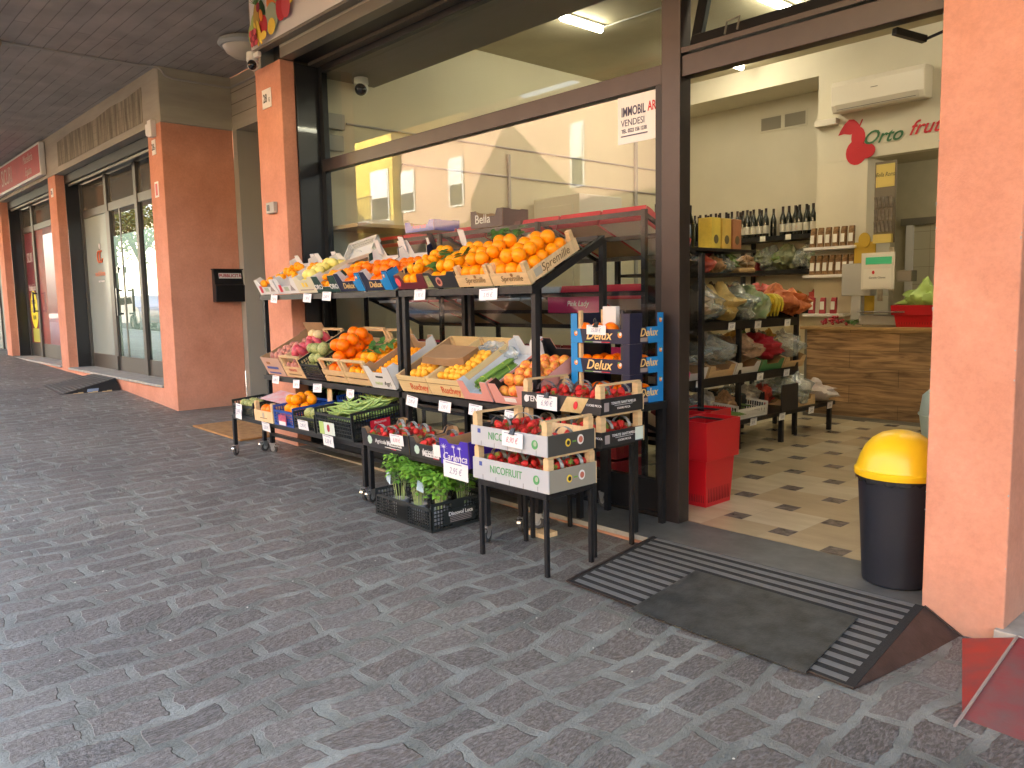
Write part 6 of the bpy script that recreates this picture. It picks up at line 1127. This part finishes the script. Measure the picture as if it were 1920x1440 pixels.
# Delux stack
for k in range(3):
    lv = ["bottom", "middle", "top"][k]; z = .797+k*.187; t = thing("fruit_carton", "%s blue and navy Delux carton of oranges in the stack of three" % lv, "carton", (-3.575, 3.775, z), (0, 0, U(-.01, .01)), "stacked Delux cartons"); w, d, h, hl = .485, .33, .186, .09
    for nm, y, s in (("front_panel", 0, 1), ("rear_panel", d-.004, 1)): MB().prism([(0, y, 0), (w, y, 0), (w, y, h), (w-.055, y, h), (w-.055, y, hl), (.055, y, hl), (.055, y, h), (0, y, h)], (0, .004, 0), NAVY).build(nm, t)
    MB().prism([(w, .0045, 0), (w, d-.0045, 0), (w, d-.0045, h), (w, d-.06, h), (w, d-.06, hl+.01), (w, .12, hl+.01), (w, .12, h), (w, .0045, h)], (-.004, 0, 0), NAVY).build("side_panel", t); MB().box((0, .0045, 0), (.004, d-.0045, h), NAVY).build("side_panel", t); MB().box((.005, .005, .001), (w-.005, d-.005, .005), CARD).build("base", t)
    b = MB(); b.prism([(.0, -.0005, .0), (.1, -.0005, .0), (.08, -.0005, hl), (.0556, -.0005, hl), (.0556, -.0005, h), (0, -.0005, h)], (0, -.001, 0), BLUE); b.build("blue_print", t); b = MB(); b.T = Matrix.Translation((w, 0, 0)) @ Matrix.Rotation(pi/2, 4, 'Z'); b.prism([(.18, -.0005, 0), (d-.001, -.0005, 0), (d-.001, -.0005, h), (d-.06, -.0005, h), (d-.06, -.0005, hl+.01), (.16, -.0005, hl+.01)], (0, -.001, 0), BLUE); b.build("blue_print", t)
    text("Delux", .085, (.235, -.0018, .05), FR, GOLD, t, shear=.3, bold=.012); text("Delux", .07, (w+.0028, .18, .065), RT, GOLD, t, shear=.3, bold=.01); orange_logo(t, .045, .06, .015, -.0018); orange_logo(t, .41, .055, .017, -.001)
    orange_logo(t, d-.03, .14, .014, -.0018, side=w); b = MB()
    for q_, c_3 in enumerate((fp_['grn'], SW, REDC)): b.box((.12+q_*.07, -.0022, .006), (.19+q_*.07, -.0006, .01), c_3)
    b.box((w+.0018, .1, .01), (w+.003, .17, .035), MATS["print_grey"]); b.build("stripe_print", t)
    for x in (.06, w-.075): MB().box((x, .006, .006), (x+.02, .03, h+(.02 if k == 2 else 0)-.002), PINE if x < .1 else BKC).build("corner_post", t)
    fill('bigorange', "large orange in the %s carton of the Delux stack" % lv, "orange", (lambda m: (bpy.context.view_layer.update(), m.matrix_world @ Matrix.Translation((w/2, 0, 0)))[1])(t) if 1 else t, w-.01, d-.01, .052, 12 if k < 2 else 3, layers=2 if k < 2 else 1, z=.008 if k < 2 else .03)
x = tag(MB().box((-3.38, 3.86, 1.2), (-3.27, 3.9, 1.4), WCARD).build("card_box", bevel=.004), "upright white card packet in the top Delux carton", "card"); x = tag(MB().box((-3.41, 3.88, 1.2), (-3.395, 3.9, 1.38), PINE).build("pine_stick"), "thin pine slat beside the white packet in the top Delux carton", "wood slat")
# basil crate
t = plcrate("plastic_crate", "black ventilated plastic crate of potted basil on the paving", "crate", (-4.43, 3.0, -.042), (0, .005, 0), .66, .44, .19, BPL, rows=5, solid=True, n=14)
MB().box((.331, .1, .03), (.333, .36, .13), BPL).build("name_plate", t); text("Discovol Luca", .036, (.3345, .24, .1), RT, SW, t, bold=.02); 
for k in range(4): MB().box((.3332, .15, .045+k*.011), (.3345, .33, .049+k*.011), MATS["print_grey"]).build("small_print", t)
POT = M("grey_pot", (.3, .31, .33), .5)
for k, (x, y) in enumerate(((-4.62, 3.12), (-4.4, 3.12), (-4.2, 3.14), (-4.62, 3.32), (-4.4, 3.33), (-4.2, 3.34))):
    p = thing("potted_basil", ["leafy basil pot at the front left of the black crate", "basil pot at the front middle of the black crate", "basil pot at the front right of the black crate", "basil pot at the rear left of the black crate", "basil pot at the rear middle of the black crate", "basil pot at the rear right of the black crate"][k], "potted plant", (x, y, -.03), (0, 0, k), "potted basil plants")
    MB().lathe([(0, 0), (.045, 0), (.06, .1), (.063, .1), (.063, .11), (.055, .11), (.05, .09), (0, .09)], POT, 18).build("pot", p, smooth=40); b = MB(); hh = .41 if k in (0, 3) else .37 if k != 2 else .34
    for j in range(16): a_4 = U(0, 6.3); r4 = U(.01, .035); b.tube([(r4*cos(a_4), r4*sin(a_4), .09), (r4*1.6*cos(a_4), r4*1.6*sin(a_4), hh*.6), (r4*2.2*cos(a_4), r4*2.2*sin(a_4), hh*.88)], .0022, M("basil_stem", (.42, .52, .2), .6), 4)
    b.build("stems", p); b = MB()
    for j in range(420): a_4 = U(0, 6.3); zz = hh*(.5+.52*math.sqrt(U(0, 1))); r4 = U(.01, .085)*(1.15 if zz > hh*.7 else .8); leaf(b, (r4*cos(a_4), r4*sin(a_4), zz), (cos(a_4+U(-.8, .8)), sin(a_4+U(-.8, .8)), U(-.3, .5)), U(.026, .048), U(.02, .032), LEAFB, .3)
    b.build("foliage", p, smooth=180); b = MB(); b.lathe([(.05, .005), (.07, .12), (.105, .24), (.115, hh*.8)], CLEAR, 16); b.build("clear_sleeve", p, smooth=60)
    if k in (0, 1): b = MB(); b.prism([(-.02, -.1, hh*.62), (.025, -.1, hh*.55), (.035, -.1, hh*.72), (-.01, -.1, hh*.8)], (0, -.001, 0), M("sleeve_label", (.5, .65, .75), .5)); b.build("sleeve_label", p)
# price tags
for x, z, s, tp, w in ((-7.08, 1.5, "2,50", 1, .12), (-6.44, 1.5, "1,90", 1, .13), (-6.1, 1.51, "2,60", 1, .13), (-4.76, 1.5, "1,95", 1, .13), (-4.0, 1.49, "3,95", 1, .17), (-7.13, .735, "1,80", 0, .13), (-6.72, .72, "1,60", 0, .13), (-6.33, .71, "2,20", 0, .14), (-5.78, .7, "1,99", 0, .12), (-4.9, .71, "2,95", 0, .15), (-4.5, .705, "3,90", 0, .15), (-4.16, .71, "5,95", 0, .15), (-3.8, .7, "1,70", 0, .13)):
    pricetag(x, 3.44, z, s+" €", "white handwritten tag %s euro hanging on the %s shelf edge" % (s, "top" if tp else "middle"), w=w, h=.075, rx=-.12, ry=U(-.05, .12), rz=U(-.06, .06), red=U(0, 1) > .6)
pricetag(-7.22, 3.10, .46, "0,99 €", "big white handwritten tag on the small black crate at the far left", w=.13, h=.14, rx=-.05, ry=.05); pricetag(-6.67, 3.105, .37, "2,20 €", "white handwritten tag below the small pale wooden crate", w=.15, h=.08, ry=.04)
pricetag(-5.97, 3.1, .46, "2,95 €", "white handwritten tag on the black crate beside the blue one", w=.17, h=.08); pricetag(-5.55, 3.09, .38, "3,50 €", "white handwritten tag below the green bean pods", w=.16, h=.09, ry=.04)
pricetag(-4.6, 3.09, .5, "6,90 €", "white handwritten tag on the long Mazzotta carton", w=.16, h=.075, red=True); pricetag(-3.94, 3.085, .38, "2,95 €", "large white handwritten tag under the violet carton", w=.25, h=.11, rx=.03, ry=.03)
pricetag(-3.25, 2.948, .68, "8,90 €", "white handwritten tag clipped to the upper silver strawberry crate", w=.17, h=.085, rx=0, ry=.03, red=True, clip=True); pricetag(-3.38, 3.352, .835, "6,90 €", "white handwritten tag clipped to the black and gold crate", w=.17, h=.085, rx=0, ry=.02, clip=True)
pricetag(-3.35, 3.765, 1.255, "35,00 €", "white handwritten tag clipped to the top Delux carton", w=.16, h=.06, rx=0, ry=.02, clip=True)
# ---------------------------------------------------------------- bin
bn = thing("swing_bin", "dark round bin with yellow dome lid beside the thick orange pillar", "bin", (-1.61, 4.075, 0)); BD = M("bin_charcoal", (.014, .017, .026), .42); BY = M("bin_yellow", (.8, .52, .012), .35)
MB().lathe([(0, .003), (.155, .003), (.162, .01), (.178, .3), (.194, .56), (.196, .575), (.185, .575), (.16, .02)], BD, 48).build("body", bn, smooth=40)
MB().lathe([(.197, .553), (.208, .548), (.211, .556), (.211, .578), (.203, .584), (.198, .6), (.184, .645), (.162, .69), (.13, .728), (.09, .755), (.045, .769), (0, .772)], BY, 48).build("dome_lid", bn, smooth=35)
q = MB(); n_ = 60; vs = []
for i in range(n_): a_5 = 2*pi*i/n_; vs += [(.2*cos(a_5), .2*sin(a_5), .555), ((.1965+U(0, .004))*cos(a_5), (.1965+U(0, .004))*sin(a_5), .528+U(-.016, .01))]
q.add([(v[0]*1.02, v[1]*1.02, v[2]) for v in vs], [(2*i, 2*i+1, (2*i+3) % (2*n_), (2*i+2) % (2*n_)) for i in range(n_)], M("bin_liner", (.02, .02, .022), .15)); q.build("bin_liner", bn)
# ---------------------------------------------------------------- ramps and mats
rp = thing("access_ramp", "black metal ramp with grey grip strips leading up to the shop doorway", "ramp", (0, 0, 0)); RM = M("ramp_rusty_black", (.03, .022, .02), .45, var=.4, vs=12, bump=.15, bs=80); GS = M("grip_strip", (.115, .12, .12), .7, var=.12, vs=20); GR2 = M("grit_black", (.012, .013, .013), .9, var=.4, vs=120, bump=.4, bs=300)
A_, B_, C_, D_2 = Vector((-2.915, 3.784, .014)), Vector((-1.365, 3.784, .014)), Vector((-1.315, 2.955, -.07)), Vector((-2.875, 2.985, -.046))
b = MB(); NS = 24
for k in range(NS): b.prism([A_.lerp(D_2, (k+1)/NS), B_.lerp(C_, (k+1)/NS), B_.lerp(C_, k/NS), A_.lerp(D_2, k/NS)], (0, 0, -.006), GR2)
b.build("ramp_plate", rp)
b = MB()
for k in range(12):
    t0, t1 = (k+.12)/12, (k+.6)/12; lf = lambda t: A_.lerp(D_2, t)+Vector((.03, 0, .0025)); rf = lambda t: B_.lerp(C_, t)+Vector((-.04, 0, .0025)); b.prism([lf(t1), rf(t1), rf(t0), lf(t0)], (0, 0, -.002), GS)
b.build("grip_strips", rp)
b = MB(); b.add([B_+Vector((.001, 0, -.002)), C_+Vector((.001, 0, -.002)), (-1.2, 3.79, -.088)], [(0, 1, 2)], RM); b.add([B_+Vector((.0, 0, -.006)), C_+Vector((.0, 0, -.006)), (-1.201, 3.79, -.094)], [(2, 1, 0)], RM); b.bar(B_+Vector((0, .0, 0)), (-1.2, 3.786, -.086), .012, .008, RM); b.bar(A_, D_2, .014, .012, RM); b.bar(D_2, C_, .01, .006, RM); b.build("side_wing", rp)
rm = MB(); nrm = (B_-A_).cross(D_2-A_).normalized(); nrm = nrm if nrm.z > 0 else -nrm
def onramp(x, y): t_ = (3.79-y)/(3.79-2.97); z0 = .016-(.064+.024*(x+2.9)/1.55)*t_; return Vector((x, y, z0+.006))
P4 = [onramp(-2.395, 2.93), onramp(-1.5, 2.925), onramp(-1.54, 3.49), onramp(-2.415, 3.495)]
for v in P4[:2]: v.z += .004
rm.prism(P4, (0, 0, .005), M("rubber_mat", (.03, .034, .034), .55, var=.55, vs=11, bump=.25, bs=90)); tag(rm.build("rubber_mat"), "plain black rubber mat lying on the ramp at the shop doorway", "mat")
r2 = thing("access_ramp", "worn red painted metal ramp at the bottom right corner", "ramp", (0, 0, 0)); RDP = M("worn_red_paint", (.27, .03, .035), .55, col2=(.15, .1, .1), vs=4.5, bump=.12, bs=60)
b = MB(); b.add([(-1.195, 3.765, -.082), (-.955, 2.94, -.095), (-.955, 2.945, -.092), (-.985, 3.765, -.012)], [(0, 1, 3)], M("faded_red_wing", (.4, .03, .018), .55, col2=(.16, .06, .065), vs=4.5)); b.build("side_wing", r2)
b = MB(); b.prism([(-.955, 2.94, -.094), (.9, 2.9, -.11), (.9, 3.765, -.01), (-.985, 3.765, -.01)], (0, 0, -.006), RDP); b.build("ramp_plate", r2); b = MB(); b.bar((-.953, 2.945, -.088), (-.983, 3.765, -.006), .01, .006, M("bare_edge", (.3, .25, .22), .6)); b.build("worn_edge", r2)
r3 = thing("access_ramp", "small black grooved ramp with peeling tape at the logo shop sill", "ramp", (0, 0, 0)); SR = M("weathered_ramp", (.075, .075, .07), .6, var=.3, vs=8)
b = MB(); b.prism([(-14.35, 2.95, .216), (-13.12, 2.92, .167), (-13.3, 3.77, .345), (-14.5, 3.77, .345)], (0, 0, .006), SR)
b.build("ramp_plate", r3); b = MB()
for k in range(14): f_ = (k+.5)/14; p_ = Vector((-14.35, 2.95, .224)).lerp(Vector((-14.5, 3.77, .353)), f_); q_ = Vector((-13.12, 2.92, .175)).lerp(Vector((-13.3, 3.77, .353)), f_); b.bar(p_, q_, .022, .006, GS if k % 2 else BPL)
b.build("ribs", r3); b = MB(); b.prism([(-13.119, 2.922, .166), (-13.05, 3.77, .166), (-13.299, 3.77, .344)], (-.004, 0, 0), M("ramp_side", (.02, .02, .02), .5)); b.build("side_wing", r3)
b = MB(); b.prism([(-13.085, 3.3, .19), (-13.075, 3.45, .19), (-13.11, 3.47, .235), (-13.125, 3.32, .23)], (.006, 0, 0), M("tape_blue", (.2, .26, .36), .5)); b.build("blue_tape", r3); b = MB()
for k in range(9): y_ = 3.05+k*.065; b.box((-13.09+.004*k, y_, .168), (-13.08+.004*k, y_+.067, .178+.01*(k % 3)), M("tape_tan", (.5, .38, .2), .7))
b.build("peeling_tape", r3)
COIR = M("coir", (.36, .2, .075), .95, var=.22, vs=14, bump=.6, bs=260)
b = MB(); b.prism([(-9.38, 3.46, gz(-9.38)+.002), (-8.1, 3.47, gz(-8.1)+.004), (-8.12, 4.28, gz(-8.1)+.004), (-9.35, 4.26, gz(-9.35)+.002)], (0, 0, .022), COIR); tag(b.build("doormat", bevel=.004), "tan coir doormat on the paving in front of the recess", "mat")
# tiny litter and chewing gum specks on the paving
b = MB(); gum = M("speck", (.55, .55, .5), .7)
for k in range(70): x, y = U(-11, -.8), U(.7, 3.3); r_ = U(.002, .0055); b.lathe([(r_*U(.8, 1.5), gz(x)+.0005), (r_*.7, gz(x)+.003), (0, gz(x)+.003)], gum, 7, (x, y, .002))
struct(b.build("litter"), "stuff"); D.objects["litter"]["label"] = "tiny pale specks of litter scattered on the paving"
